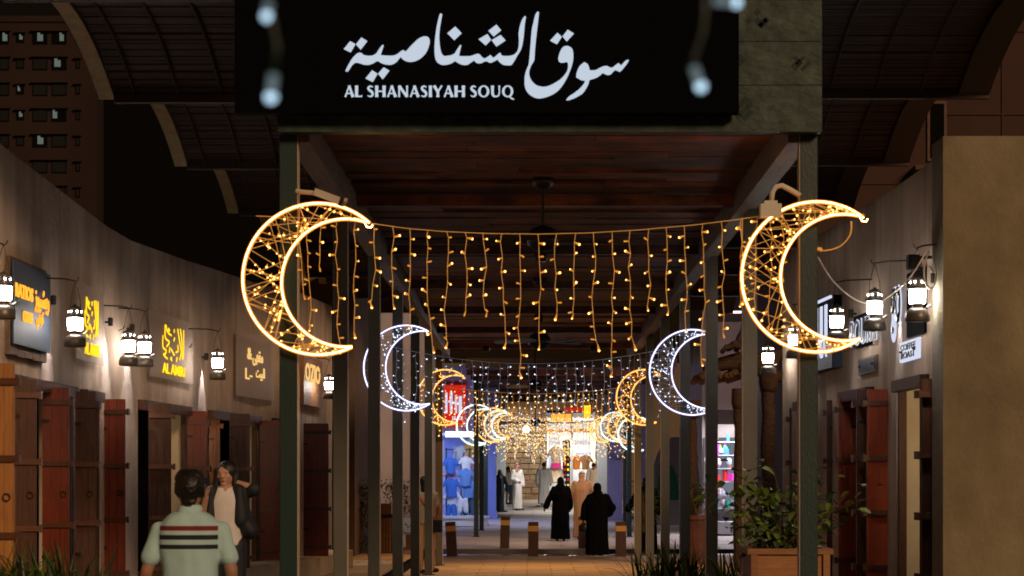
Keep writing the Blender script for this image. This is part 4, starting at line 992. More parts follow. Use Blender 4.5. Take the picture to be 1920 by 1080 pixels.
# ------------------------------------------------------------------ ceiling fans
def fan(px, d, zt, drop, rr, label, pale=True, yaw=0):
    c = Vector(((px - 998) * d / F, d, zt)); t = thing('ceiling_fan', label, 'fan', c, 0, 'ceiling fans over the walk')
    q = MB(); q.smooth = True; q.lathe([(.10, 0), (.095, -.05), (.06, -.09), (.025, -.10)], c, 16); q.build('canopy_cup', M['iron'], t)
    q = MB(); q.tube([c, c + Vector((0, 0, -drop))], .014, 8); q.build('rod', M['iron'], t)
    h = c + Vector((0, 0, -drop)); q = MB(); q.smooth = True; q.lathe([(.03, .12), (.12, .08), (.15, .02), (.14, -.06), (.08, -.11), (.02, -.12)], h, 18); q.build('motor', M['iron'], t)
    for i in range(5):
        a = yaw + i * 2 * math.pi / 5; u = Vector((math.cos(a), math.sin(a), 0)); v = Vector((-math.sin(a), math.cos(a), .22)).normalized()
        q = MB(); vs = []
        for r_, w_ in ((.14, .03), (.28, .06), (rr * .6, .075), (rr, .06)):
            for s in (-1, 1):
                for z in (0, .008): vs.append(h + u * r_ + v * w_ * s + Vector((0, 0, z - .02)))
        fs = []
        for k in range(3):
            b = k * 4; fs += [(b, b + 2, b + 6, b + 4), (b + 1, b + 5, b + 7, b + 3), (b, b + 4, b + 5, b + 1), (b + 2, b + 3, b + 7, b + 6)]
        fs += [(0, 1, 3, 2), (12, 14, 15, 13)]
        q.add(vs, fs); q.build('blade', M['greypier' if pale else 'arch_dark'], t)
fan(1018, 19.0, 4.43, .55, .62, 'ceiling fan nearest the sign, mostly a dark silhouette', False, .3)
fan(1012, 28.3, 4.43, .85, .62, 'ceiling fan with pale blades above the white icicle lights', True, .5)
fan(1003, 39.3, 4.43, .95, .62, 'ceiling fan at the far end of the near canopy', True, .15)
fan(1004, 60, 4.75, 1.35, 1.25, 'broad dark ceiling fan among the dense string lights', False, .0)

# ------------------------------------------------------------------ bollards
def bollard(px, d, z0, h, label, tilt=0):
    x = (px - 998) * d / F; t = thing('bollard', label, 'bollard', (x, d, z0), 0, 'dark wooden bollards by the road'); t.rotation_euler = (0, tilt, 0); w_ = .115
    def bx(a, c, ww, nm, m):
        q = MB(); q.box((0, 0, (a + c) / 2), (ww * 2, ww * 2, c - a)); me = q.mesh(nm, m); obj(nm, me, t)
    bx(0, h * .74, w_, 'shaft', M['bollard']); bx(h * .74, h * .90, w_ + .003, 'reflective_band', M['bandgold']); bx(h * .90, h, w_, 'head', M['bollard'])
    bx(h, h + .012, w_ - .012, 'cap', M['bollard'])
bollard(848, 46.6, 0, .76, 'wooden bollard leaning left beside the left post row', -.06)
bollard(1000, 46.6, 0, .76, 'wooden bollard in the middle of the walk, on the near kerb')
bollard(1164, 46.6, 0, .76, 'wooden bollard right of the woman in black with the handbag')
bollard(946, 52.0, .01, .78, 'wooden bollard on the far side of the road, left of the middle one', .03)
bollard(1093, 52.0, .01, .78, 'wooden bollard mostly hidden behind the woman with the handbag')

# ------------------------------------------------------------------ far colonnade, end wall and shops
for px, d, n_ in ((893, 58, 'first'), (903, 62, 'second'), (911, 66, 'third')):
    post((px - 998) * d / F, d, ramp(d), 4.7, .13, f'{n_} thin dark post of the far left row beyond the road', 'posts of the far colonnade')
for px, d, n_ in ((1180, 58, 'first'), (1150 + 22, 64, 'second')):
    post((px - 998) * d / F, d, ramp(d), 4.7, .13, f'{n_} thin dark post of the far right row beyond the road', 'posts of the far colonnade')
def pier(px0, px1, d, m, label):
    k = F / d; x0, x1 = (px0 - 998) / k, (px1 - 998) / k; t = thing('pier', label, 'pillar', ((x0 + x1) / 2, d, ramp(d)), 0, 'piers of the far arcade')
    q = MB(); q.b2((x0, d, ramp(d)), (x1, d + .5, 4.95)); q.build('shaft', m, t)
    q = MB(); q.b2((x0 - .05, d - .05, ramp(d)), (x1 + .05, d + .55, ramp(d) + .2)); q.build('base', m, t)
pier(911, 930, 71, M['bluelitwall'], 'blue lit pier left of the woman in dark robe')
pier(931, 948, 79, M['greypier'], 'grey pier beside the woman in dark robe')
pier(1140, 1167, 70, M['violetlitpier'], 'violet lit pier at the right of the far walk')
pier(1120, 1138, 78, M['greypier'], 'grey pier left of the violet lit pier')
pier(1196, 1214, 66, M['violetlitpier'], 'violet lit pier just beyond the last near right post')
fc = thing('far_canopy', 'dark flat canopy over the far walk holding the dense string lights', 'canopy', (1, 56, 4.75))
q = MB(); x0, x1 = -1.8, 3.9
q.add([(x0, 56, 4.75), (x1, 56, 4.75), (x1, 90, 5.3), (x0, 90, 5.3), (x0, 56, 5.0), (x1, 56, 5.0), (x1, 90, 5.6), (x0, 90, 5.6)], [(0, 1, 2, 3), (4, 5, 6, 7), (0, 1, 5, 4), (1, 2, 6, 5), (3, 0, 4, 7), (2, 3, 7, 6)])
q.build('deck', M['rib'], fc)
for i in range(9):
    y = 57 + i * 4; q = MB(); z = 4.70 + (y - 56) * .0162; q.b2((x0, y - .08, z - .12), (x1, y + .08, z + .03)); q.build('cross_beam', M['ceil'], fc)
# stone end wall
ew = thing('stone_wall', 'wall of rough tan stone blocks closing the far walk, shop opening beside it', 'wall', (-.6, 93, .9))
q = MB(); q.b2((-6, 93.1, .7), (.6, 93.6, 7)); q.b2((.6, 93.1, 4.9), (9, 93.6, 7)); q.b2((2.9, 93.1, .7), (9, 93.6, 4.9)); q.build('core', M['mortar'], ew)
rnd = random.Random(5); z = .85
bm_ = {}
while z < 4.9:
    h = rnd.uniform(.24, .32); x = -2.2 + rnd.uniform(-.3, 0)
    while x < .58:
        l_ = rnd.uniform(.32, .6); xe = min(x + l_, .6)
        if xe - x > .08:
            q = MB(); o1_, o2_ = rnd.uniform(.015, .06), .02
            q.add([(x + .012, 93.1, z + .012), (xe - .012, 93.1, z + .012), (xe - .012, 93.1, z + h - .012), (x + .012, 93.1, z + h - .012),
                   (x + .03, 93.1 - o1_, z + .03), (xe - .03, 93.1 - o1_, z + .03), (xe - .03, 93.1 - o1_, z + h - .03), (x + .03, 93.1 - o1_, z + h - .03)],
                  [(4, 5, 6, 7), (0, 1, 5, 4), (1, 2, 6, 5), (2, 3, 7, 6), (3, 0, 4, 7)]); q.build('stone', M['stoneblock'], ew)
        x = xe + (.0 if xe < .6 else 1)
    z += h
# end shop
es = thing('gift_shop', 'brightly lit shop opening at the end of the walk, white and orange goods', 'shop', (1.7, 94, .9))
q = MB(); q.b2((.6, 97, .9), (2.9, 97.1, 4.9)); q.build('back_wall', M['greypier'], es)
for x in (.6, 2.84): q = MB(); q.b2((x, 93.7, .9), (x + .06, 97, 4.9)); q.build('side_wall', M['cream'], es)
q = MB(); q.b2((.7, 95, 4.55), (2.8, 96.6, 4.6)); q.build('light_panel', M['shoplight'], es)
q = MB(); q.b2((.6, 92.9, 3.9), (2.9, 93.1, 4.05)); q.build('lintel', M['orangecl'], es)
q = MB(); q.b2((1.72, 92.95, .9), (1.82, 93.05, 4.9)); q.build('door_post', M['greypier'], es)
for (x, z, w_, h_, mm) in ((.75, 3.35, .5, .35, 'letter_w'), (1.35, 3.4, .35, .2, 'letter_o'), (1.9, 3.35, .7, .25, 'letter_w'), (.72, 2.85, .9, .12, 'letter_w'), (1.95, 2.9, .7, .12, 'letter_w'), (.72, 2.3, .42, .5, 'letter_w')):
    q = MB(); q.b2((x, 94.2, z), (x + w_, 94.24, z + h_)); q.build('light_strip', M[mm], es)
SHP = {}
def shirt_mesh(m, kind='shirt'):
    key = (m, kind)
    if key in SHP: return SHP[key]
    q = MB()
    if kind == 'shirt':
        q.loft([(0, 0, 0, .175, .075), (0, 0, .2, .165, .08), (0, 0, .42, .18, .085), (0, 0, .54, .14, .07), (0, 0, .6, .06, .05)], 14)
        for sx in (-1, 1): q.cap((sx * .15, 0, .50), (sx * .27, -.02, .34), .062, .058, 8)
    elif kind == 'dress':
        q.loft([(0, 0, 0, .30, .16), (0, 0, .4, .23, .13), (0, 0, .75, .15, .09), (0, 0, 1.0, .17, .09), (0, 0, 1.16, .15, .07), (0, 0, 1.24, .06, .05)], 16)
        for sx in (-1, 1): q.cap((sx * .15, 0, 1.12), (sx * .27, -.02, .9), .055, .05, 8)
    else:
        for sx in (-1, 1): q.cap((sx * .08, 0, .38), (sx * .11, -.01, .05), .095, .085, 8)
    tmp = remesh(q, kind, M[m], None, .024, .028, (13, 13, 3), len(SHP) * 3.1, 1); SHP[key] = tmp.data; bpy.data.objects.remove(tmp); return SHP[key]
def garment(px, py, d, m, kind, label, sc=1.0, group='clothes on display in the blue lit shop'):
    o = obj(kind, shirt_mesh(m, kind), None, P(px, py, d), (0, 0, random.uniform(-.25, .25))); o.scale = (sc, 1, sc); tag(o, label, 'clothing', group)
garment(1042, 905, 93.9, 'whitecloth', 'dress', 'long white dress in the bright end shop window', 1.35, 'clothes in the bright end shop')
garment(1080, 880, 94.3, 'orangecl', 'shirt', 'peach shirt hanging right of the pole in the end shop', 1.1, 'clothes in the bright end shop')
garment(1098, 880, 94.2, 'beigecloth', 'shirt', 'beige shirt at the right side of the end shop', 1.1, 'clothes in the bright end shop')
q = MB(); q.b2(P(1034, 878, 93.6), P(1051, 868, 93.75)); tag(q.build('magenta_sash', M['magenta']), 'magenta sash across the long white dress', 'sash')
t = thing('lit_column', 'dark column with small lit picture cards inside the end shop', 'column', P(1062, 900, 94.0)); v = P(1062, 905, 94)
q = MB(); q.b2((v.x - .17, 94, 1.0), (v.x + .17, 94.2, 3.6)); q.build('shaft', M['blackpl'], t)
for i in range(9):
    for j in (-1, 1):
        q = MB(); z = 1.5 + i * .23; q.b2((v.x + j * .08 - .05, 93.96, z), (v.x + j * .08 + .04, 93.99, z + rnd.uniform(.07, .13))); q.build('card', M[rnd.choice(['letter_w', 'letter_y', 'goodsred'])], t)
for (px, py, w_, h_, mm, lb) in ((1052, 784, .9, .36, 'letter_o', 'orange lit board over the end shop opening'), (1085, 768, 1.3, .22, 'goodsred', 'red board above the end shop'), (1101, 772, .3, .55, 'letter_y', 'small yellow green lit sign with dark figure above the end shop')):
    t = thing('lit_board', lb, 'sign', P(px, py, 92.7)); v = P(px, py, 92.75)
    q = MB(); q.b2((v.x - w_ / 2, 92.7, v.z - h_ / 2), (v.x + w_ / 2, 92.85, v.z + h_ / 2)); q.build('box', M[mm], t)
    q = MB(); q.b2((v.x - w_ / 2 - .03, 92.86, v.z - h_ / 2 - .03), (v.x + w_ / 2 + .03, 92.9, v.z + h_ / 2 + .03)); q.build('back_frame', M['iron'], t)
def bulbrow(d, pts, label, n):
    t = thing('bulb_garland', label, 'string lights', P(*pts[0], d)); q = MB(); V = [P(x, y, d) for x, y in pts]; q.tube(V, .012, 4); q.build('cable', M['iron'], t)
    q = MB()
    for i in range(n):
        f = i / (n - 1) * (len(V) - 1); a = int(min(f, len(V) - 2)); q.ball(V[a].lerp(V[a + 1], f - a), .05, 6, 4)
    q.build('bulb', M['neon_y2'], t, 'stuff')
bulbrow(86, [(1068, 793), (1080, 799), (1090, 803), (1103, 803), (1113, 800), (1121, 797)], 'garland of warm round bulbs across the top of the end shop', 9)
bulbrow(88, [(1028, 812), (1040, 815), (1052, 816), (1066, 814)], 'short garland of warm bulbs left in the end shop', 6)
t = thing('lamp_globe', 'bright white lamp on the stone wall at the end of the walk', 'lamp', P(987, 805, 92.6))
q = MB(); q.smooth = True; q.ball(P(987, 805, 92.6), .17, 12, 8); q.build('globe', M['shoplight'], t)
q = MB(); v = P(987, 805, 92.6); q.tube([v, (v.x, 93.1, v.z + .1)], .03, 6); q.build('arm', M['iron'], t)

# blue lit clothes shop left
bs = thing('clothes_shop', 'open shop box with blue and white light behind the clothes display at left', 'shop', (-2.9, 68, .4))
q = MB(); q.b2((-4.2, 71, .4), (-1.85, 71.1, 5)); q.build('back_wall', M['greypier'], bs)
q = MB(); q.b2((-4.2, 67, 3.25), (-1.9, 71, 3.3)); q.build('ceiling', M['bluelitwall'], bs)
q = MB(); q.b2((-4.2, 67, .40), (-1.9, 71, .46)); q.build('shop_floor', M['bluelitwall'], bs)
q = MB(); q.b2((-4.26, 67, .4), (-4.2, 71, 3.3)); q.build('side_wall', M['bluelitwall'], bs)
q = MB(); q.b2((-4.0, 70.9, .9), (-3.0, 70.95, 3.1)); q.build('blue_panel', M['bluelight'], bs)
q = MB(); q.b2((-2.75, 67.4, 3.18), (-1.95, 69.6, 3.23)); q.build('light_panel', M['shoplight'], bs)
q = MB(); q.b2((-2.8, 67.0, 3.12), (-1.9, 67.06, 3.3)); q.build('light_strip', M['shoplight'], bs)
q = MB(); q.b2((-4.3, 66.95, 3.3), (-1.8, 67.2, 5.4)); q.build('fascia', M['violetlitpier'], bs)
for i in range(6):
    q = MB(); q.b2((-2.7 + i * .13, 70.5, 2.3), (-2.6 + i * .13, 70.6, 2.9)); q.build('bottle_shape', M[random.choice(['shirtwhite', 'bluewhite', 'orangecl', 'greypier'])], bs)
t = thing('light_box_sign', 'red light box sign with white characters above the clothes shop', 'sign', P(852, 760, 66.5))
q = MB(); a, c = P(832, 800, 66.5), P(873, 722, 66.5); q.b2(a, (c.x, 66.7, c.z)); q.build('box', M['redbox'], t)
for px, ww in ((837, 4), (846, 5), (855, 4), (863, 6)):
    q = MB(); a, c = P(px - ww / 2, 775, 66.47), P(px + ww / 2, 735 + rnd.uniform(0, 8), 66.47); q.b2(a, (c.x, 66.49, c.z)); q.b2((a.x - .05, 66.47, (a.z + c.z) / 2), (a.x, 66.49, (a.z + c.z) / 2 + .08)); q.build('character', M['letter_w'], t)
me = text_mesh('JLC', .38, .16, .03); me.materials.clear(); me.materials.append(M['letter_w']); v = P(857, 785, 66.46); obj('lettering', me, t, v - t.location)
# podium with clothes
pd = thing('display_podium', 'low round white podium under the blue clothes display', 'podium', (-2.35, 65.3, ramp(65.3)))
q = MB(); q.smooth = False; q.lathe([(.95, 0), (.95, .22), (1.0, .24), (1.0, .30)], (-2.35, 65.3, ramp(65.3)), 40, 1, .9); q.build('base', M['shirtwhite'], pd)
q = MB(); q.lathe([(.9, .302), (.9, .31)], (-2.35, 65.3, ramp(65.3)), 40, 1, .9); q.build('top', M['bluewhite'], pd)
rk = thing('clothes_rack', 'tall metal rack carrying tiers of blue and white shirts', 'rack', (-2.3, 65.7, .6))
for x in (-2.72, -2.25, -1.98):
    q = MB(); q.tube([(x, 65.8, .6), (x, 65.8, 2.75)], .02, 6); q.build('upright', M['iron'], rk)
for z in (1.2, 1.85, 2.3, 2.7):
    q = MB(); q.tube([(-2.75, 65.8, z), (-1.9, 65.8, z)], .015, 6); q.build('rail', M['iron'], rk)
G = [(845, 888, 'shirtblue', 'shirt', 'deep blue shirt, top left of the display', .85), (874, 886, 'shirtwhite', 'shirt', 'white shirt, top right of the display', .85), (846, 908, 'shirtpink', 'shirt', 'pale pink shirt in the second tier', .85),
     (873, 912, 'shirtblue2', 'shirt', 'mid blue shirt in the second tier right', .95), (846, 932, 'shirtblue', 'shirt', 'deep blue shirt with white line in the third tier', 1.0), (848, 953, 'shirtwhite', 'shirt', 'white polo shirt over blue shorts low in the display', .95),
     (846, 972, 'shirtblue', 'shorts', 'blue shorts below the white polo shirt', .95), (878, 934, 'shirtblue2', 'shirt', 'sky blue shirt in the third tier right', .95), (880, 965, 'jeans', 'shorts', 'dark blue trousers low at the right of the display', 1.25), (868, 960, 'shirtwhite', 'shorts', 'white trousers in the middle of the display', .95),
     (862, 862, 'greypier', 'shirt', 'grey shirt hanging at the very top of the display', .7), (806, 905, 'shirtblue2', 'shirt', 'blue shirt seen between the sixth and seventh left posts', 1.1)]
for i, (px, py, m_, kd, lb, s_) in enumerate(G): garment(px, py, 65.35 + (i % 3) * .12, m_, kd, lb, s_)
garment(884, 858, 66.4, 'gold', 'shirt', 'gold coloured cloth hanging right of the shirts', .8)
q = MB(); a, c = P(874, 930, 67), P(889, 850, 67); q.b2(a, (c.x, 67.04, c.z)); tag(q.build('rug', M['rug']), 'dark purple patterned rug hanging right of the shirts', 'rug')
q = MB(); a, c = P(874, 948, 67), P(889, 932, 67); q.b2(a, (c.x, 67.3, c.z)); tag(q.build('red_box', M['goodsred']), 'red box below the purple rug', 'box')
# right shop
rs = thing('toy_shop', 'bright shop front crowded with small colourful goods behind the planter', 'shop', (6.2, 59.9, ramp(60)))
q = MB(); q.b2((4.95, 59.93, .9), (8.3, 59.97, 2.95)); q.build('light_wall', emit('shop_wall_glow', (.75, .80, .95), .22), rs)
q = MB(); q.add([(4.9, 59.9, 3.75), (8.6, 59.9, 3.75), (8.6, 58.9, 3.3), (4.9, 58.9, 3.3)], [(0, 1, 2, 3)]); q.build('awning', M['awn'], rs)
q = MB(); q.b2((4.9, 58.5, .2), (8.4, 59.4, .55)); q.build('step', M['greypier'], rs)
for i in range(6):
    q = MB(); z = .9 + i * .38; q.b2((5.0, 59.5, z), (8.2, 59.9, z + .03)); q.build('shelf', M['greypier'], rs)
cols = ['goodsred', 'shirtblue', 'orangecl', 'magenta', 'gold', 'teal', 'shirtwhite', 'shirtpink', 'letter_w', 'blackpl', 'goodsred', 'greypier']
for i in range(120):
    x = 5.05 + rnd.random() * 3.1; z = .94 + .38 * rnd.randrange(6); w_ = rnd.uniform(.08, .24); h_ = rnd.uniform(.15, .36)
    q = MB(); q.smooth = rnd.random() < .5
    if q.smooth: q.ball((x, 59.6, z + h_ / 2), (w_ / 2, w_ / 2, h_ / 2), 7, 5)
    else: q.box((x, 59.6, z + h_ / 2), (w_, w_, h_), rnd.random())
    q.build('goods_item', M[rnd.choice(cols)], rs)
q = MB(); a, c = P(1322, 865, 59), P(1332, 858, 59); q.b2(a, (c.x, 59.1, c.z)); q.build('tube_lamp', M['shoplight'], rs)
# teal board and round wall behind right posts
t = thing('arched_board', 'pale curved board with a green shape seen between the right posts', 'board', P(1238, 900, 54))
v = P(1222, 985, 54); 
lp = [(v.x, v.z)] + [(v.x + .62 - .62 * math.cos(a), v.z + 1.1 + 1.2 * math.sin(a)) for a in [i * math.pi / 16 for i in range(17)]] + [(v.x + 1.24, v.z)]
n = len(lp); q = MB(); q.add([(x, 54, z) for x, z in lp] + [(x, 54.1, z) for x, z in lp], [tuple(range(n)), tuple(range(n, 2 * n))[::-1]] + [(i, (i + 1) % n, n + (i + 1) % n, n + i) for i in range(n)]); q.build('panel', M['greypier'], t)
lp = [(v.x + .12 + .30 * (1 - math.cos(a)), v.z + .65 + .95 * math.sin(a)) for a in [i * math.pi / 12 for i in range(13)]]
n = len(lp); q = MB(); q.add([(x, 53.97, z) for x, z in lp] + [(x, 53.995, z) for x, z in lp], [tuple(range(n)), tuple(range(n, 2 * n))[::-1]] + [(i, (i + 1) % n, n + (i + 1) % n, n + i) for i in range(n)]); q.build('green_shape', M['teal'], t)
# street lamp style tube lamp on the right house, dark overhang
t = thing('canopy_lamp', 'short pinkish lit tube lamp left of the large right crescent', 'lamp', P(1381, 585, 56))
q = MB(); q.b2(P(1367, 587, 56), P(1395, 583.5, 56.05)); q.build('tube', emit('pink_tube', (1, .72, .80), 2.6), t)
q = MB(); q.b2(P(1365, 582, 56.0), P(1397, 577, 60)); q.build('housing', M['iron'], t)

# ------------------------------------------------------------------ palm trunk shade
sh_ = thing('palm_trunk_shade', 'rustic shade of palm trunks and rough logs right of the walk', 'shade', (3.6, 34, 0))
def trunk(px, d, ztop, r):
    x = (px - 998) * d / F; rn = random.Random(px); pts = [(x + rn.uniform(-.02, .02), d, z) for z in [i * ztop / 14 for i in range(15)]]
    q = MB(); q.smooth = True; q.tube(pts, [r * rn.uniform(.88, 1.12) for _ in pts], 10); q.build('trunk', M['palm'], sh_)
    q = MB(); q.smooth = True; q.lathe([(r * 1.15, -.35), (r * 1.45, -.25), (r * 1.35, .02)], (x, d, ztop), 10); q.build('trunk_head', M['palm'], sh_)
trunk(1384, 38, 3.35, .085); trunk(1441, 31, 3.35, .10); trunk(1296, 42, 3.3, .13)
rn = random.Random(3)
for i in range(13):
    a = P(1318 + i * 7 + rn.uniform(-4, 4), 706 - i * .8 + rn.uniform(-4, 4), 37.2); L_ = rn.uniform(1.6, 2.6)
    q = MB(); q.smooth = True; q.tube([a, a + Vector((rn.uniform(-.1, .1), L_ * .5, rn.uniform(-.03, .05))), a + Vector((0, L_, 0))], [.055, .07, .06], 8); q.build('roof_log', M['thatch'], sh_)
for (pa, pb, d, r) in (((1318, 694), (1460, 676), 37.8, .09), ((1345, 680), (1470, 664), 38.3, .10), ((1362, 655), (1400, 642), 38, .07), ((1385, 690), (1470, 706), 32, .09), ((1352, 662), (1382, 640), 37.9, .05), ((1380, 660), (1398, 600), 38.1, .06)):
    a, c = P(*pa, d), P(*pb, d); q = MB(); q.smooth = True; q.tube([a, a.lerp(c, .35) + Vector((0, 0, .04)), a.lerp(c, .7) - Vector((0, 0, .03)), c], [r * .8, r * 1.1, r * .9, r], 8); q.build('branch', M['palm'], sh_)

# ------------------------------------------------------------------ planting
def leaf_me(l, w, m, fold=.25, name='leaf'):
    q = MB(); pts = [(0, 0), (.22, .42), (.5, .5), (.78, .3), (1, 0)]
    vs = [(0, 0, 0)]; 
    for u, v in pts[1:-1]: vs += [(v * w, u * l, fold * w * v * 1.5 - .18 * l * u * u), (-v * w, u * l, fold * w * v * 1.5 - .18 * l * u * u), (0, u * l, -.18 * l * u * u)]
    vs.append((0, l, -.2 * l))
    q.add(vs, [(0, 1, 3), (0, 3, 2), (3, 1, 4, 6), (3, 6, 5, 2), (6, 4, 7, 9), (6, 9, 8, 5), (9, 7, 10), (9, 10, 8)]); return q.mesh(name, M[m])
LM = [leaf_me(.13, .085, 'leaf'), leaf_me(.10, .07, 'leaf'), leaf_me(.085, .055, 'leaf_d')]
def planter_box(x0, x1, y0, y1, z0, z1, label, m='planter', nb=5):
    t = thing('planter', label, 'planter', ((x0 + x1) / 2, y0, z0))
    h = (z1 - z0 - .05) / nb
    for i in range(nb):
        for (a, c) in (((x0, y0), (x1, y0 + .03)), ((x0, y1 - .03), (x1, y1)), ((x0, y0 + .032), (x0 + .03, y1 - .032)), ((x1 - .03, y0 + .032), (x1, y1 - .032))):
            q = MB(); q.b2((a[0], a[1], z0 + i * h + .004), (c[0], c[1], z0 + (i + 1) * h - .004)); q.build('board', M[m], t)
    for x in (x0 + .0, x1 - .06):
        q = MB(); q.b2((x, y0 - .025, z0), (x + .06, y0 - .002, z1 - .05)); q.build('corner_board', M[m], t)
    q = MB(); q.b2((x0 - .03, y0 - .03, z1 - .05), (x1 + .03, y0 + .05, z1)); q.b2((x0 - .03, y1 - .05, z1 - .05), (x1 + .03, y1 + .03, z1)); q.b2((x0 - .03, y0 + .05, z1 - .05), (x0 + .05, y1 - .05, z1)); q.b2((x1 - .05, y0 + .05, z1 - .05), (x1 + .03, y1 - .05, z1)); q.build('rim', M[m], t)
    q = MB(); q.b2((x0 + .04, y0 + .04, z1 - .12), (x1 - .04, y1 - .04, z1 - .08)); q.build('soil', M['soil'], t)
    return t
planter_box(1.955, 2.66, 18.6, 19.35, 0, 1.06, 'wooden box planter of horizontal boards behind the nearest right post')
def climber(name, base, targets, label, nleaf, seed, cat='plant', ms=LM, spread=.20, zmin=0):
    rnd = random.Random(seed); t = thing(name, label, cat, base); B = Vector(base); cnt = 0
    for tg in targets:
        T = Vector(tg); s = B + Vector((rnd.uniform(-.22, .22), rnd.uniform(-.15, .15), 0)); mid = s.lerp(T, .5) + Vector((rnd.uniform(-.1, .1), rnd.uniform(-.1, .1), .12))
        pts = [((1 - u) ** 2) * s + 2 * u * (1 - u) * mid + u * u * T for u in [i / 8 for i in range(9)]]
        q = MB(); q.tube(pts, [.009 - .0008 * i for i in range(9)], 5); q.build('stem', M['stem'], t)
        for k in range(nleaf // len(targets)):
            f = rnd.uniform(.15, 1) ** .8 * 8; a = int(min(f, 7)); p = pts[a].lerp(pts[a + 1], f - a) + Vector((rnd.uniform(-1, 1), rnd.uniform(-1, 1), rnd.uniform(-.7, .7))) * spread
            o = obj('leaf', rnd.choice(ms), t, p - B, (rnd.uniform(-.9, .5), rnd.uniform(-.6, .6), rnd.uniform(0, 6.28))); s_ = rnd.uniform(.7, 1.25); o.scale = (s_, s_, s_)
    return t
Bp_ = (2.30, 18.95, .98)
climber('shrub', Bp_, [P(1345, 905, 18.9), P(1350, 945, 18.7), P(1375, 880, 19), P(1400, 930, 18.8), P(1430, 905, 19.1), P(1445, 870, 19), P(1470, 935, 18.8), P(1490, 915, 18.9), P(1415, 985, 18.7), P(1520, 880, 19),
                           P(1545, 905, 18.9), P(1640, 930, 18.7), P(1590, 925, 18.9), P(1560, 960, 18.8), P(1540, 1000, 18.7), P(1380, 980, 18.9)], 'leafy shrub spilling out of the wooden planter by the right post', 288, 4)
climber('shrub', (2.35, 19.1, .98), [P(1430, 1000, 18.9), P(1460, 990, 18.9), P(1500, 1000, 18.9), P(1400, 1010, 18.8), P(1480, 960, 19)], 'low dark leaves filling the wooden planter', 100, 9, 'plant', LM[1:])
BL = []
for i in range(4):
    q = MB(); L_ = 1.0; w_ = .022; n = 7; vs = []; cv = (.35, .6, .9, .2)[i]
    for k in range(n + 1):
        u = k / n; x = cv * .5 * u * u * L_; z = L_ * (u - cv * .35 * u ** 3); ww = w_ * (1 - u ** 3) * (1.0 if u > .1 else .7) + .001
        vs += [(x, -ww, z), (x + .006, 0, z - .004), (x, ww, z)]
    q.add(vs, [f for k in range(n) for f in ((k * 3, k * 3 + 1, k * 3 + 4, k * 3 + 3), (k * 3 + 1, k * 3 + 2, k * 3 + 5, k * 3 + 4))]); BL.append(q.mesh('strap_leaf', M['leaf_d' if i % 2 else 'leaf']))
def tuft(x, y, z0, h, n, label, seed, sp=.35):
    rnd = random.Random(seed); t = thing('strap_leaf_plant', label, 'plant', (x, y, z0), 0)
    for i in range(n):
        s = h * rnd.uniform(.65, 1.1); o = obj('strap_leaf', rnd.choice(BL), t, (rnd.uniform(-sp, sp) * .5, rnd.uniform(-sp, sp) * .4, 0), (rnd.uniform(-.15, .15), rnd.uniform(-.1, .55), rnd.uniform(0, 6.28))); o.scale = (s, s * 1.2, s)
    return t
def pxplanter(x0, x1, y0, y1, z1, label): return planter_box(x0, x1, y0, y1, 0, z1, label, 'planter_d', 3)
pxplanter(1.25, 2.05, 25.6, 26.2, .40, 'low dark planter under the strap leaf plant right of the walk')
tuft(1.52, 25.9, .33, .62, 60, 'strap leaf plant left of the fourth right post', 1, .55); tuft(1.88, 25.9, .33, .70, 50, 'strap leaf plant against the third right post', 2, .5)
pxplanter(2.15, 2.75, 23.6, 24.2, .45, 'low dark planter between the third right post and the box planter')
tuft(2.42, 23.9, .38, .60, 55, 'strap leaf plant left of the wooden box planter', 3, .5)
pxplanter(-3.9, -2.95, 14.4, 14.9, .70, 'dark planter at the lower left corner')
tuft(-3.70, 14.65, .66, .62, 90, 'strap leaf plant in the lower left corner', 4, .4); tuft(-3.28, 14.65, .66, .64, 90, 'strap leaf plant beside the polo shirt man', 5, .4)
# shrub and bin behind the left posts
def bush(x, y, z0, w_, h, label, seed, m='leaf_d', n=1500):
    rnd = random.Random(seed); t = thing('bush', label, 'plant', (x, y, z0)); q = MB()
    cl = [(rnd.uniform(-w_ / 2, w_ / 2), rnd.uniform(-w_ / 3, w_ / 3), rnd.uniform(.1, h)) for _ in range(26)]
    for i in range(n):
        c = rnd.choice(cl); v = Vector((rnd.gauss(0, 1), rnd.gauss(0, 1), rnd.gauss(0, 1))).normalized() * rnd.uniform(.05, .2)
        p = Vector(c) + v + Vector((x, y, z0)); a = Vector((rnd.uniform(-1, 1), rnd.uniform(-1, 1), rnd.uniform(-.6, .6))).normalized(); b_ = a.orthogonal().normalized(); l_ = rnd.uniform(.03, .07)
        q.add([p, p + a * l_ * .5 + b_ * l_ * .3, p + a * l_, p + a * l_ * .5 - b_ * l_ * .3], [(0, 1, 2, 3)])
    q.build('foliage', M[m], t, 'stuff'); q = MB()
    for i in range(6): q.tube([(x, y, z0), (x + rnd.uniform(-w_ / 3, w_ / 3), y + rnd.uniform(-.1, .1), z0 + h * rnd.uniform(.5, .95))], .015, 5)
    q.build('stem', M['stem'], t, 'stuff')
bush(-3.55, 42.2, .2, .75, 1.45, 'dark leafy bush between the second and third left posts', 3)
bush(-3.0, 46.6, .5, .5, 1.2, 'dark bush above the wooden litter bin', 6, 'leaf_d', 800)
bush(2.35, 44, .6, .5, 1.0, 'dark small bush between the fifth and sixth right posts', 8, 'leaf_d', 700)
pl_ = thing('planter', 'dark brown tall planter between the third and fourth right posts', 'planter', (3.2, 41.5, 0))
q = MB(); q.lathe([(.26, 0), (.33, .9), (.36, .92), (.36, 1.0)], (3.3, 41.5, 0), 4 * 5); q.build('pot', M['planter_d'], pl_)
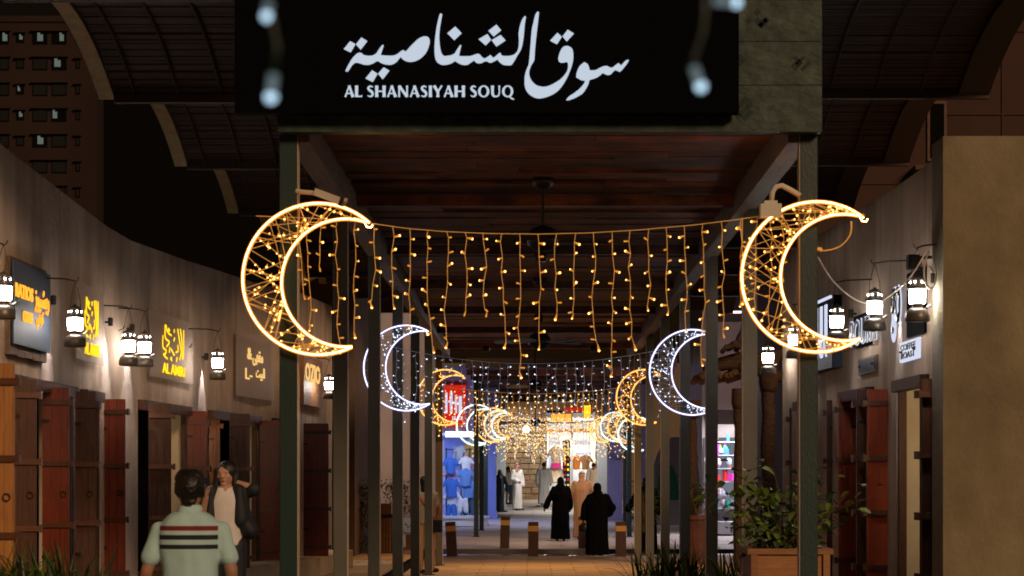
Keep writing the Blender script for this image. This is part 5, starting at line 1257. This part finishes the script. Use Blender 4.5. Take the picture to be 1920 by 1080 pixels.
bush(3.3, 41.5, .95, .5, .8, 'dark plant in the tall brown planter', 12, 'leaf_d', 800)
bn = thing('litter_bin', 'reddish wooden slatted litter bin with a dark slot between the left posts', 'bin', (-3.12, 43, .2))
q = MB(); q.b2((-3.28, 42.72, .2), (-2.90, 43.1, .95)); q.build('liner', M['dark'], bn)
for i in range(7):
    q = MB(); x = -3.30 + i * .060; q.b2((x, 42.69, .21), (x + .046, 42.717, .93)); q.build('slat', M['planter'], bn)
q = MB(); q.b2((-3.32, 42.66, .955), (-2.86, 43.14, 1.0)); q.build('lid', M['iron'], bn)
q = MB(); q.b2((-3.25, 42.67, .70), (-3.12, 42.688, .84)); q.build('slot', M['blackpl'], bn)
q = MB(); q.b2((-3.30, 42.75, 1.001), (-2.90, 43.1, 1.22)); q.build('wood_box', M['planter'], bn)
bc = thing('bench', 'low pale stone bench at the end of the left walk', 'bench', (-2.6, 45.4, .2))
q = MB(); q.b2((-2.75, 45.2, .2), (-2.42, 45.6, .52)); q.build('base', M['planter'], bc)
q = MB(); q.b2((-2.8, 45.15, .52), (-2.37, 45.65, .57)); q.build('seat', M['greypier'], bc)

# ------------------------------------------------------------------ people
def hand(b, wrist, dirv, palm_n, s=1.0, curl=.6):
    w0 = Vector(wrist); d = Vector(dirv).normalized(); n = Vector(palm_n).normalized(); n = (n - d * n.dot(d)).normalized(); sd = d.cross(n)
    b.cap(w0, w0 + d * .075 * s, .026 * s, .034 * s, 8, .55, n)
    for i, (o_, L) in enumerate(((-.030, .058), (-.010, .070), (.010, .066), (.029, .052))):
        a = w0 + d * .085 * s + sd * o_ * s; m_ = a + (d * math.cos(curl * .5) + n * math.sin(curl * .5)) * L * .55 * s; e = m_ + (d * math.cos(curl * 1.4) + n * math.sin(curl * 1.4)) * L * .5 * s
        b.cap(a, m_, .0095 * s, .0085 * s, 6); b.cap(m_, e, .0085 * s, .007 * s, 6)
    a = w0 + d * .03 * s - sd * .03 * s; m_ = a + (d * .7 - sd * .6 + n * .3).normalized() * .035 * s; b.cap(a, m_, .012 * s, .010 * s, 6); b.cap(m_, m_ + (d * .9 + n * .3).normalized() * .028 * s, .010 * s, .008 * s, 6)
def headshape(b, c, f, face=True):
    """f = facing unit vector (horizontal)"""
    c = Vector(c); f = Vector(f).normalized(); s = f.cross(Vector((0, 0, 1)))
    sub = MB(); sub.ball((0, 0, 0), (.080, .098, .114), 18, 14)
    for v in sub.v: 
        pass
    ang = math.atan2(f.y, f.x) + math.pi / 2
    Rm = Matrix.Rotation(ang, 3, 'Z')            # local -y is the face
    b.add([c + Rm @ Vector(v) for v in sub.v], sub.f)
    W = lambda x, y, z: c + Rm @ Vector((x, y, z))
    b.cap(W(0, -.035, -.055), W(0, -.055, -.085), .050, .035, 10)
    b.cap(W(0, .01, -.08), W(0, .02, -.17), .055, .060, 12)
    for sx in (-1, 1): b.cap(W(sx * .078, .005, .015), W(sx * .080, .005, -.025), .012, .009, 6)
    if face:
        b.cap(W(0, -.088, .015), W(0, -.104, -.022), .010, .015, 6)
        b.cap(W(-.02, -.086, -.056), W(.02, -.086, -.056), .009, .009, 6)
        for sx in (-1, 1): b.ball(W(sx * .045, -.062, -.02), (.022, .02, .022), 8, 6); b.cap(W(sx * .045, -.078, .033), W(sx * .016, -.088, .030), .008, .008, 6)
    return W
def robed(px, d, z0, H, cloth, name_label, head='scarf', facing='away', arms=None, seed=0, hcloth=None, vox=.02, width=1.0, shoes=True, skin='skin', bag=False, lean=0, group=None):
    x = (px - 998) * d / F; t = thing('person', name_label, 'person', (x, d, z0), 0, group); s = H / 1.7
    f = {'away': (0, 1, 0), 'cam': (0, -1, 0), 'left': (-1, .15, 0), 'right': (1, .3, 0)}[facing]
    sw = 1 if facing in ('away', 'cam') else .72
    body = MB(); hc = Vector((lean, 0, (1.7 - .115) * s)); headshape(body, hc, f, facing != 'away')
    body.cap((lean, 0, 1.40 * s), (0, 0, .95 * s), .12, .12, 12); body.cap((lean * .9, 0, 1.47 * s), (lean, 0, 1.38 * s), .055, .09, 10)
    for sx in (-1, 1):
        body.cap((sx * .09, 0, .92 * s), (sx * .09, .01, .5 * s), .085, .06, 10); body.cap((sx * .09, .01, .5 * s), (sx * .09, .02, .09 * s), .058, .038, 10)
        stp = .07 if sx > 0 else -.07
        body.cap((sx * .09, stp + .02 - f[1] * .04, .045), (sx * .09 + f[0] * .12, stp + f[1] * .12, .035), .036, .036, 8)
    arms = arms or (((-.20, 0, 1.40), (-.27, 0, 1.12), (-.27, .02, .86)), ((.20, 0, 1.40), (.27, 0, 1.12), (.27, .02, .86)))
    rb = MB(); wd = width * sw
    rb.loft([(0, 0, .06, .235 * wd, .17 * width), (0, 0, .30 * s, .225 * wd, .165 * width), (0, 0, .60 * s, .215 * wd, .16 * width), (0, 0, .90 * s, .205 * wd, .155 * width), (0, 0, 1.08 * s, .195 * wd, .14 * width), (lean * .5, 0, 1.25 * s, .205 * wd, .14 * width),
             (lean * .7, 0, 1.36 * s, .205 * wd, .125), (lean * .8, 0, 1.42 * s, .165 * wd, .10), (lean, 0, 1.47 * s, .075, .075)])
    for sh, el, wr in arms:
        A_, B_, C_ = Vector(sh) * s, Vector(el) * s, Vector(wr) * s
        body.cap(A_, B_, .045, .038, 8); body.cap(B_, C_, .036, .026, 8)
        hand(body, C_, (C_ - B_), (math.copysign(.4, -A_.x), -.6 if facing == 'cam' else .6, 0), .95 * s)
        rb.cap(A_ - Vector((math.copysign(.03, A_.x), 0, 0)), B_, .078 * width, .070 * width, 10); rb.cap(B_, B_.lerp(C_, .92), .070 * width, .075 * width, 10)
    remesh(body, 'body', M[skin], t, vox * .6)
    remesh(rb, 'robe', M[cloth], t, vox * .8, .022, (12, 12, 1.2), seed)
    hc2 = M[hcloth or cloth]
    hd = MB()
    if head == 'scarf':
        k = .012 if facing != 'away' else .0
        ft = Vector(f)
        hd.ball(hc - ft * (.02 if facing != 'away' else 0) + Vector((0, 0, .012)), (.098 if facing in ('away','cam') else .088, .108, .128), 16, 12)
        hd.cap(hc + Vector((0, 0, -.05)) - ft * .02, hc + Vector((0, 0, -.17)) - ft * .02, .088, .12, 12); hd.cap((lean, -ft.y * .02, 1.42 * s), (lean, -ft.y * .02, 1.30 * s), .15, .16, 12, .7, (0, 1, 0))
        remesh(hd, 'head_scarf', hc2, t, vox * .7, .006, (14, 14, 5), seed + 3)
    elif head == 'ghutra':
        ft = Vector(f); hd.ball(hc + Vector((0, 0, .02)) - ft * .015, (.090, .105, .12), 16, 12); hd.cap(hc - ft * .05 + Vector((0, 0, -.02)), hc - ft * .07 + Vector((0, 0, -.24)), .082, .11, 12, .6, ft)
        remesh(hd, 'head_cloth', hc2, t, vox * .7, .006, (14, 14, 5), seed + 3)
        q = MB(); q.smooth = True; q.ring([hc + Vector((t.location.x * 0 + .088 * math.cos(a) + 0, .10 * math.sin(a), .075)) + Vector(t.location) for a in [i * math.pi / 10 for i in range(20)]], .012, 6); q.build('head_cord', M['blackpl'], t)
    else:
        ft = Vector(f); hd.ball(hc + Vector((0, 0, .022)) - ft * .022, (.083, .093, .104), 16, 12); remesh(hd, 'hair', M['hair'], t, vox * .6)
    if shoes:
        for sx in (-1, 1):
            q = MB(); stp = .07 if sx > 0 else -.07
            q.cap((sx * .09, stp - f[1] * .03, .040), (sx * .09 + f[0] * .14, stp + f[1] * .15, .036), .046, .044, 8); remesh(q, 'shoe', M['blackpl'], t, .014)
    if bag:
        q = MB(); q.lathe([(.10, 0), (.135, .04), (.13, .14), (.09, .19)], (-.30, .02, .60), 14, 1, .6); bo = remesh(q, 'handbag', M['blackpl'], t, .016)
        q = MB(); q.smooth = True; q.tube([Vector((-.36, .02, .78)), Vector((-.33, .02, .88)), Vector((-.27, .02, .88)), Vector((-.24, .02, .78))], .01, 6); me = q.mesh('bag_handle', M['blackpl']); obj('bag_handle', me, bo)
    return t
ARM_OUT_L = ((-.20, 0, 1.40), (-.31, 0, 1.14), (-.40, .02, .92))
robed(1051, 55.6, ramp(55.6), 1.69, 'abaya', 'woman in black robe and scarf walking just left of the man in beige', arms=(ARM_OUT_L, ((.20, 0, 1.40), (.26, 0, 1.12), (.26, .05, .90))), seed=1, width=1.12)
robed(1091, 56.6, ramp(56.6), 1.84, 'beigecloth', 'man in a beige robe and beige head cloth walking between two women in black', 'ghutra', seed=2, hcloth='beigecloth', width=1.05, arms=(((-.20, 0, 1.40), (-.27, 0, 1.14), (-.28, .06, .92)), ((.21, 0, 1.40), (.31, .02, 1.14), (.30, .1, .95))))
robed(1120, 48.9, -.10, 1.73, 'abaya', 'woman in a black robe carrying a dark handbag, crossing the road', arms=(((-.20, 0, 1.38), (-.30, .0, 1.12), (-.31, .02, .90)), ((.22, 0, 1.38), (.36, .02, 1.14), (.28, .12, 1.0))), seed=5, width=1.22, bag=True)
robed(938, 77, ramp(77), 1.55, 'abaya_blue', 'woman in a long dark robe by the grey pier at the far left', facing='right', seed=6, skin='skin_l', hcloth='abaya_blue', width=.95)
robed(970, 79, ramp(79), 1.78, 'whitecloth', 'man in a white robe and red checked head cloth at the far left', 'ghutra', facing='right', seed=7, hcloth='keffiyeh', width=1.1, arms=(((-.16, -.05, 1.40), (-.18, -.08, 1.14), (.02, -.14, 1.05)), ((.16, .05, 1.40), (.18, .1, 1.12), (.20, .1, .9))))
robed(1020, 85, ramp(85), 1.75, 'bluewhite', 'man in a pale blue white robe walking away before the end shop', 'hair', seed=8, width=1.05)
robed(1113, 88, ramp(88), 1.70, 'whitecloth', 'man in a white robe standing at the right of the end shop', 'hair', seed=9, width=.95)
robed(1212, 49.6, 0, 1.76, 'abaya', 'dark clothed person half hidden behind the last right posts', seed=10, width=1.15, arms=(((-.20, 0, 1.40), (-.32, 0, 1.15), (-.42, .05, .98)), ((.20, 0, 1.40), (.28, 0, 1.12), (.27, .05, .90))))

def dressed(px, d, z0, H, label, shirt, trous, f=(0, 1, 0), arms=None, sleeve=.5, vox=.012, hair=True, skin='skin', step=.1, seed=0, broad=1.0, hem=.88):
    x = (px - 998) * d / F; t = thing('person', label, 'person', (x, d, z0)); s = H / 1.72
    body = MB(); hc = Vector((0, 0, H - .115)); W = headshape(body, hc, f, True)
    body.cap((0, 0, 1.38 * s), (0, 0, 1.0 * s), .13, .12, 14, .8, (0, 1, 0)); body.cap((0, .01, 1.50 * s), (0, 0, 1.38 * s), .056, .10, 12)
    legs = MB()
    for sx in (-1, 1):
        ft = step * sx; a, k, an = Vector((sx * .09, 0, .90 * s)), Vector((sx * .10, ft * .5 - .02, .50 * s)), Vector((sx * .10, ft, .10))
        body.cap(a, k, .085, .058, 10); body.cap(k, an, .055, .038, 10); body.cap(an + Vector((0, 0, -.05)), an + Vector((f[0] * .14, f[1] * .14, -.06)), .038, .034, 8)
        legs.cap(a, k, .105, .082, 12); legs.cap(k, an + Vector((0, 0, .0)), .082, .07, 12)
        q = MB(); q.cap(an + Vector((-f[0] * .03, -f[1] * .03, -.055)), an + Vector((f[0] * .17, f[1] * .17, -.062)), .046, .042, 10); remesh(q, 'shoe', M['blackpl'], t, .014)
    legs.cap((0, 0, .98 * s), (0, 0, .88 * s), .15, .16, 14, .75, (0, 1, 0)); remesh(legs, 'trousers', M[trous], t, .016, .006, (12, 12, 4), seed)
    sh = MB(); b_ = broad
    sh.loft([(0, 0, hem * s, .185 * b_, .135), (0, 0, 1.0 * s, .18 * b_, .13), (0, 0, 1.12 * s, .185 * b_, .13), (0, 0, 1.24 * s, .205 * b_, .135), (0, 0, 1.34 * s, .215 * b_, .13), (0, 0, 1.40 * s, .195 * b_, .115), (0, 0, 1.445 * s, .14 * b_, .09), (0, 0.0, 1.475 * s, .075, .072)], 28)
    slv = MB()
    for A_, B_, C_ in arms:
        A_, B_, C_ = Vector(A_) * s, Vector(B_) * s, Vector(C_) * s
        body.cap(A_, B_, .050, .040, 10); body.cap(B_, C_, .040, .026, 10); hand(body, C_, C_ - B_, (-math.copysign(1, A_.x) * .6, -.4, 0), s)
        slv.cap(A_, A_.lerp(B_, .35), .058, .057, 12); slv.cap(A_.lerp(B_, .3), A_.lerp(B_, sleeve), .057, .064, 12)
        if sleeve > 1: slv.cap(B_, B_.lerp(C_, sleeve - 1), .060, .052, 12)
    remesh(body, 'body', M[skin], t, vox * .7, smooth=1)
    return t, sh, slv, hc, W, s
# stripes printed on the polo back
def striped(name, base, bands):
    m = mat(name, base, .85, tuple(c * .86 for c in base), 5, (1, 1, .4), .2, 120); n = m.node_tree.nodes; l = m.node_tree.links; b = n['Principled BSDF']
    src = b.inputs['Base Color'].links[0].from_socket
    tc = n.new('ShaderNodeTexCoord'); sx = n.new('ShaderNodeSeparateXYZ'); l.new(tc.outputs['Object'], sx.inputs[0])
    ab = n.new('ShaderNodeMath'); ab.operation = 'ABSOLUTE'; l.new(sx.outputs[0], ab.inputs[0])
    lt = n.new('ShaderNodeMath'); lt.operation = 'LESS_THAN'; l.new(ab.outputs[0], lt.inputs[0]); lt.inputs[1].default_value = .182
    for z0, z1, c in bands:
        g = n.new('ShaderNodeMath'); g.operation = 'GREATER_THAN'; l.new(sx.outputs[2], g.inputs[0]); g.inputs[1].default_value = z0
        h = n.new('ShaderNodeMath'); h.operation = 'LESS_THAN'; l.new(sx.outputs[2], h.inputs[0]); h.inputs[1].default_value = z1
        a = n.new('ShaderNodeMath'); a.operation = 'MULTIPLY'; l.new(g.outputs[0], a.inputs[0]); l.new(h.outputs[0], a.inputs[1])
        a2 = n.new('ShaderNodeMath'); a2.operation = 'MULTIPLY'; l.new(a.outputs[0], a2.inputs[0]); l.new(lt.outputs[0], a2.inputs[1])
        mx = n.new('ShaderNodeMix'); mx.data_type = 'RGBA'; l.new(a2.outputs[0], mx.inputs[0]); l.new(src, mx.inputs[6]); mx.inputs[7].default_value = (*c, 1); src = mx.outputs[2]
    l.new(src, b.inputs['Base Color']); return m
M['polo'] = striped('polo_cloth', (.40, .60, .62), [(1.352, 1.382, (.16, .012, .02)), (1.296, 1.326, (.012, .014, .022)), (1.238, 1.266, (.012, .014, .022))])
t, sh, slv, hc, W, s = dressed(357, 13.0, 0, 1.72, 'man seen from behind in a pale green polo shirt with red and black stripes', 'polo', 'jeans', (.08, 1, 0),
    arms=(((-.192, 0, 1.355), (-.268, -.02, 1.10), (-.325, .04, .88)), ((.192, 0, 1.355), (.258, -.01, 1.10), (.250, .06, .86))), sleeve=.66, vox=.010, broad=.95, hem=.84)
sh.add(slv.v, slv.f); remesh(sh, 'polo_shirt', M['polo'], t, .011, .010, (8, 8, 5), 2, 4)
q = MB(); q.loft([(0, .0, 1.455, .088, .085), (0, .0, 1.50, .072, .070), (0, -.002, 1.512, .066, .064)], 20); remesh(q, 'collar', M['polo'], t, .010)
q = MB(); q.ball(hc + Vector((0, -.024, .026)), (.093, .098, .100), 22, 16); q.cap(hc + Vector((-.032, -.02, .070)), hc + Vector((.032, -.02, .070)), .062, .062, 12); q.cap(hc + Vector((-.035, -.02, .0)), hc + Vector((.035, -.02, .0)), .062, .062, 12); q.cap(hc + Vector((0, -.05, .0)), hc + Vector((0, -.058, -.055)), .068, .052, 12, .6, (0, 1, 0)); remesh(q, 'hair', M['hair'], t, .008, .006, (60, 60, 60), 4, 1)
# woman taking a photo
t, sh, slv, hc, W, s = dressed(424, 19.6, .20, 1.64, 'person with long dark hair and black overshirt holding a small camera up', 'whitecloth', 'navy', (-.25, -1, 0),
    arms=(((-.17, -.02, 1.37), (-.235, -.10, 1.14), (-.165, -.22, 1.38)), ((.17, 0, 1.40), (.29, -.06, 1.46), (.12, -.02, 1.52))), sleeve=.9, vox=.011, skin='skin_l', hem=.90, step=.05, broad=.86)
remesh(sh, 't_shirt', M['tee'], t, .012, .007, (8, 8, 5), 2)
jk = MB()
for sx in (-1, 1):
    jk.cap((sx * .128, -.01, 1.37), (sx * .148, -.01, 1.1), .078, .090, 12, 1.5, (0, 1, 0)); jk.cap((sx * .16, .01, 1.1), (sx * (.17 if sx < 0 else .225), .0, 1.06 if sx < 0 else 1.0), .085, .085, 12, 1.4, (0, 1, 0))
jk.cap((0, .09, 1.34), (0, .09, 1.04), .13, .15, 12, .4, (0, 1, 0))
for v, f_ in ((slv.v, slv.f),): jk.add(v, f_)
remesh(jk, 'overshirt', M['navy'], t, .012, .010, (8, 8, 4), 6)
q = MB(); q.ball(hc + Vector((.012, .012, .034)), (.096, .098, .104), 20, 14)
for sx in (-1, 1): q.cap(hc + Vector((sx * .080, -.012, .04)), hc + Vector((sx * .092, .0, -.19)), .032, .046, 10)
q.cap(hc + Vector((0, .06, -.02)), hc + Vector((.0, .075, -.22)), .07, .075, 12, .6, (0, 1, 0)); remesh(q, 'hair', M['hair'], t, .010, .004, (30, 30, 6), 4)
for sx in (-1, 1):
    q = MB(); q.smooth = True; q.ball(Vector(t.location) + W(sx * .030, -.084, .012), (.012, .007, .007), 10, 6); q.build('eye', M['hair'], t)
q = MB(); q.cap(W(-.018, -.097, -.056), W(.018, -.097, -.056), .006, .006, 6); remesh(q, 'lips', mat('lips', (.30, .09, .08), .5), t, .004)
cb = thing('compact_camera', 'small black camera held up beside the long haired person’s face', 'camera', Vector(t.location) + Vector((-.165, -.30, 1.42)))
v = Vector(cb.location); q = MB(); q.box(v + Vector((0, 0, .045)), (.115, .045, .07)); q.build('camera_body', M['blackpl'], cb)
q = MB(); q.smooth = True; vv = v + Vector((-.01, -.025, .045)); q.tube([vv, vv + Vector((0, -.035, 0))], .026, 14); q.build('lens', M['blackpl'], cb)
# person behind left posts
t, sh, slv, hc, W, s = dressed(797, 38.0, 0, 1.76, 'person in tan shirt and khaki trousers with shoulder bag, behind the sixth left post', 'tan', 'khaki', (.6, .8, 0),
    arms=(((-.19, 0, 1.40), (-.27, -.02, 1.14), (-.16, .06, .98)), ((.19, 0, 1.40), (.25, .02, 1.14), (.20, .12, 1.0))), sleeve=.7, vox=.014, step=.22)
sh.add(slv.v, slv.f); remesh(sh, 'shirt', M['tan'], t, .014, .008, (8, 8, 5), 3)
q = MB(); q.ball(hc + Vector((-.01, -.01, .024)), (.088, .098, .108), 18, 12); q.cap(hc + Vector((-.02, -.05, 0)), hc + Vector((-.02, -.06, -.12)), .06, .06, 10); remesh(q, 'hair', M['hair'], t, .012)
q = MB(); q.smooth = True; q.tube([Vector(t.location) + Vector(p) for p in ((-.14, -.12, 1.45), (0, -.15, 1.25), (.14, -.14, 1.05), (.20, -.10, .95))], .012, 6); q.build('bag_strap', M['goodsred'], t)
q = MB(); q.box((.22, -.06, .86), (.20, .12, .24)); remesh(q, 'shoulder_bag', M['blackpl'], t, .016)
# two men far away near the stone wall
t, sh, slv, hc, W, s = dressed(953, 86.0, ramp(86), 1.55, 'man in white shirt and blue jeans behind the red scarfed man', 'whitecloth', 'jeans', (1, -.2, 0),
    arms=(((-.17, 0, 1.40), (-.22, 0, 1.14), (-.20, .06, .92)), ((.17, 0, 1.40), (.22, .0, 1.14), (.24, .06, .92))), sleeve=.8, vox=.02, step=.12)
sh.add(slv.v, slv.f); remesh(sh, 'shirt', M['whitecloth'], t, .02); q = MB(); q.ball(hc + Vector((-.01, 0, .024)), (.09, .09, .1), 14, 10); remesh(q, 'hair', M['hair'], t, .014)

# ------------------------------------------------------------------ shop light, with added unseen fill lamps
def lamp_area(name, loc, size, e, col, rot=(0, 0, 0), par=None):
    l = bpy.data.lights.new(name, 'AREA'); l.shape = 'RECTANGLE'; l.size, l.size_y = size; l.energy = e; l.color = col
    o = bpy.data.objects.new(name, l); COL.objects.link(o); o.location = Vector(loc) - (org(par) if par else Vector()); o.rotation_euler = rot; o.parent = par; return o
def lamp_point(name, loc, e, col, r=.08, par=None):
    l = bpy.data.lights.new(name, 'POINT'); l.energy = e; l.color = col; l.shadow_soft_size = r
    o = bpy.data.objects.new(name, l); COL.objects.link(o); o.location = Vector(loc) - (org(par) if par else Vector()); o.parent = par; return o
def downlight(x, d, z, e, col, ang, label, tilt=0):  # unseen downlights, added to brighten floors and walking figures
    t = thing('downlight', label, 'lamp', (x, d, z), 0, 'added unseen downlights under the canopies')
    q = MB(); q.smooth = True; q.lathe([(.07, 0), (.075, .10), (.05, .12)], (x, d, z), 14); q.build('housing', M['iron'], t)
    l = bpy.data.lights.new('spot', 'SPOT'); l.energy = e; l.color = col; l.spot_size = R(ang); l.spot_blend = .8; l.shadow_soft_size = .06
    o = bpy.data.objects.new('spot', l); COL.objects.link(o); o.parent = t; o.location = (0, 0, -.02); o.rotation_euler = (R(tilt), 0, 0)
for x, d, e in ((.1, 24, 90), (.1, 33, 200), (-.9, 40.5, 400), (1.2, 40.5, 400)):
    downlight(x, d, 4.20, e, (1.0, .50, .17), 110, f'added warm downlight in the plank ceiling {d:.0f} metres along'.replace('24 metres along', 'over the near walk').replace('33 metres along', 'over the middle of the walk').replace('40 metres along', 'left of centre at the far end' if x < 0 else 'right of centre at the far end'))
for x, d, e, c, lb in ((1.2, 54.5, 420, (1.0, .62, .38), 'added warm downlight behind the front edge of the far canopy'), (1.0, 66, 420, (.72, .66, 1.0), 'added cool downlight midway under the far canopy'), (1.0, 77, 900, (1.0, .92, .82), 'added white downlight near the white robed men')):
    downlight(x, d, 4.45 if d < 60 else 4.7, e, c, 130, lb, 20)
lamp_area('shop_fill', (1.7, 92.8, 3.8), (2.0, .8), 420, (1.0, .92, .80), (R(-60), 0, 0), es)  # added outward light before the opening, brightening the people
lamp_area('shop_fill', (1.7, 95.2, 4.5), (1.8, 1.2), 330, (1.0, .95, .88), (0, 0, 0), es)
lamp_area('wall_fill', (-.6, 91.2, 4.4), (1.5, .3), 110, (1.0, .80, .55), (R(25), 0, 0), ew)  # unseen area light, added to brighten the stone wall
lamp_area('shop_fill', (-2.7, 66.9, 3.1), (1.6, .8), 60, (.55, .66, 1.0), (R(25), 0, 0), bs)
lamp_area('shop_fill', (-2.5, 62.8, 3.4), (1.6, .8), 80, (.62, .70, 1.0), (R(55), 0, 0), bs)  # added fill out in front, brightening the displayed clothes
lamp_area('shop_fill', (-3.3, 70.6, 2.2), (1.2, 1.6), 130, (.16, .24, 1.0), (R(-90), 0, 0), bs)
lamp_area('shop_fill', (6.6, 59.0, 3.2), (3.0, .6), 150, (.92, .93, 1.0), (R(25), 0, 0), rs)
lamp_area('shop_fill', (6.4, 58.6, 3.2), (2.6, .6), 160, (.85, .86, 1.0), (R(-45), 0, 0), rs)
lamp_point('tube_glow', (5.6, 54.5, 4.3), 260, (1.0, .72, .70), .25, bpy.data.objects['canopy_lamp'])
lamp_point('house_fill', (-4.2, 49.5, 4.4), 45, (.85, .70, .95), .25, lh)  # unseen point light, added to brighten the grey house wall
for (a, c), e in ((OL[1], 6), (OL[3], 34), (OL[4], 40), (OL[0], 20)):
    lamp_point('interior_fill', (lerp_pl(WL, c) - .75, a - .1, 2.2), e, (1.0, .74, .45), .1, bl)  # unseen lights added inside the doorways, brightening the jambs
def flood(name, loc, aim, e, par):  # spots added at the two post fittings to warm the plank ceiling
    l = bpy.data.lights.new('flood', 'SPOT'); l.energy = e; l.color = (1.0, .45, .13); l.spot_size = R(110); l.spot_blend = 1; l.shadow_soft_size = .05
    o = bpy.data.objects.new('flood', l); COL.objects.link(o); o.parent = bpy.data.objects[name]; o.location = Vector(loc) - org(o.parent); o.rotation_euler = Vector(aim).to_track_quat('-Z', 'Y').to_euler()
flood('flood_lamp', P(652, 380, 15.7), (.45, .8, .75), 24, None); flood('gooseneck_lamp', P(1444, 412, 15.95), (-.45, .9, .7), 21, None)
lamp_point('interior_fill', (lerp_pl(WR, 20.3) + .75, 18.6, 2.3), 40, (1.0, .74, .45), .1, br)  # unseen light added inside the right doorway, brightening doors and jamb
lamp_point('interior_fill', (lerp_pl(WR, 24.4) + .3, 24.2, 2.2), 50, (1.0, .45, .14), .1, br)

downlight(-2.75, 36.5, 4.9, 240, (1.0, .72, .46), 110, 'added warm downlight under the left vaults over the pale pavement')
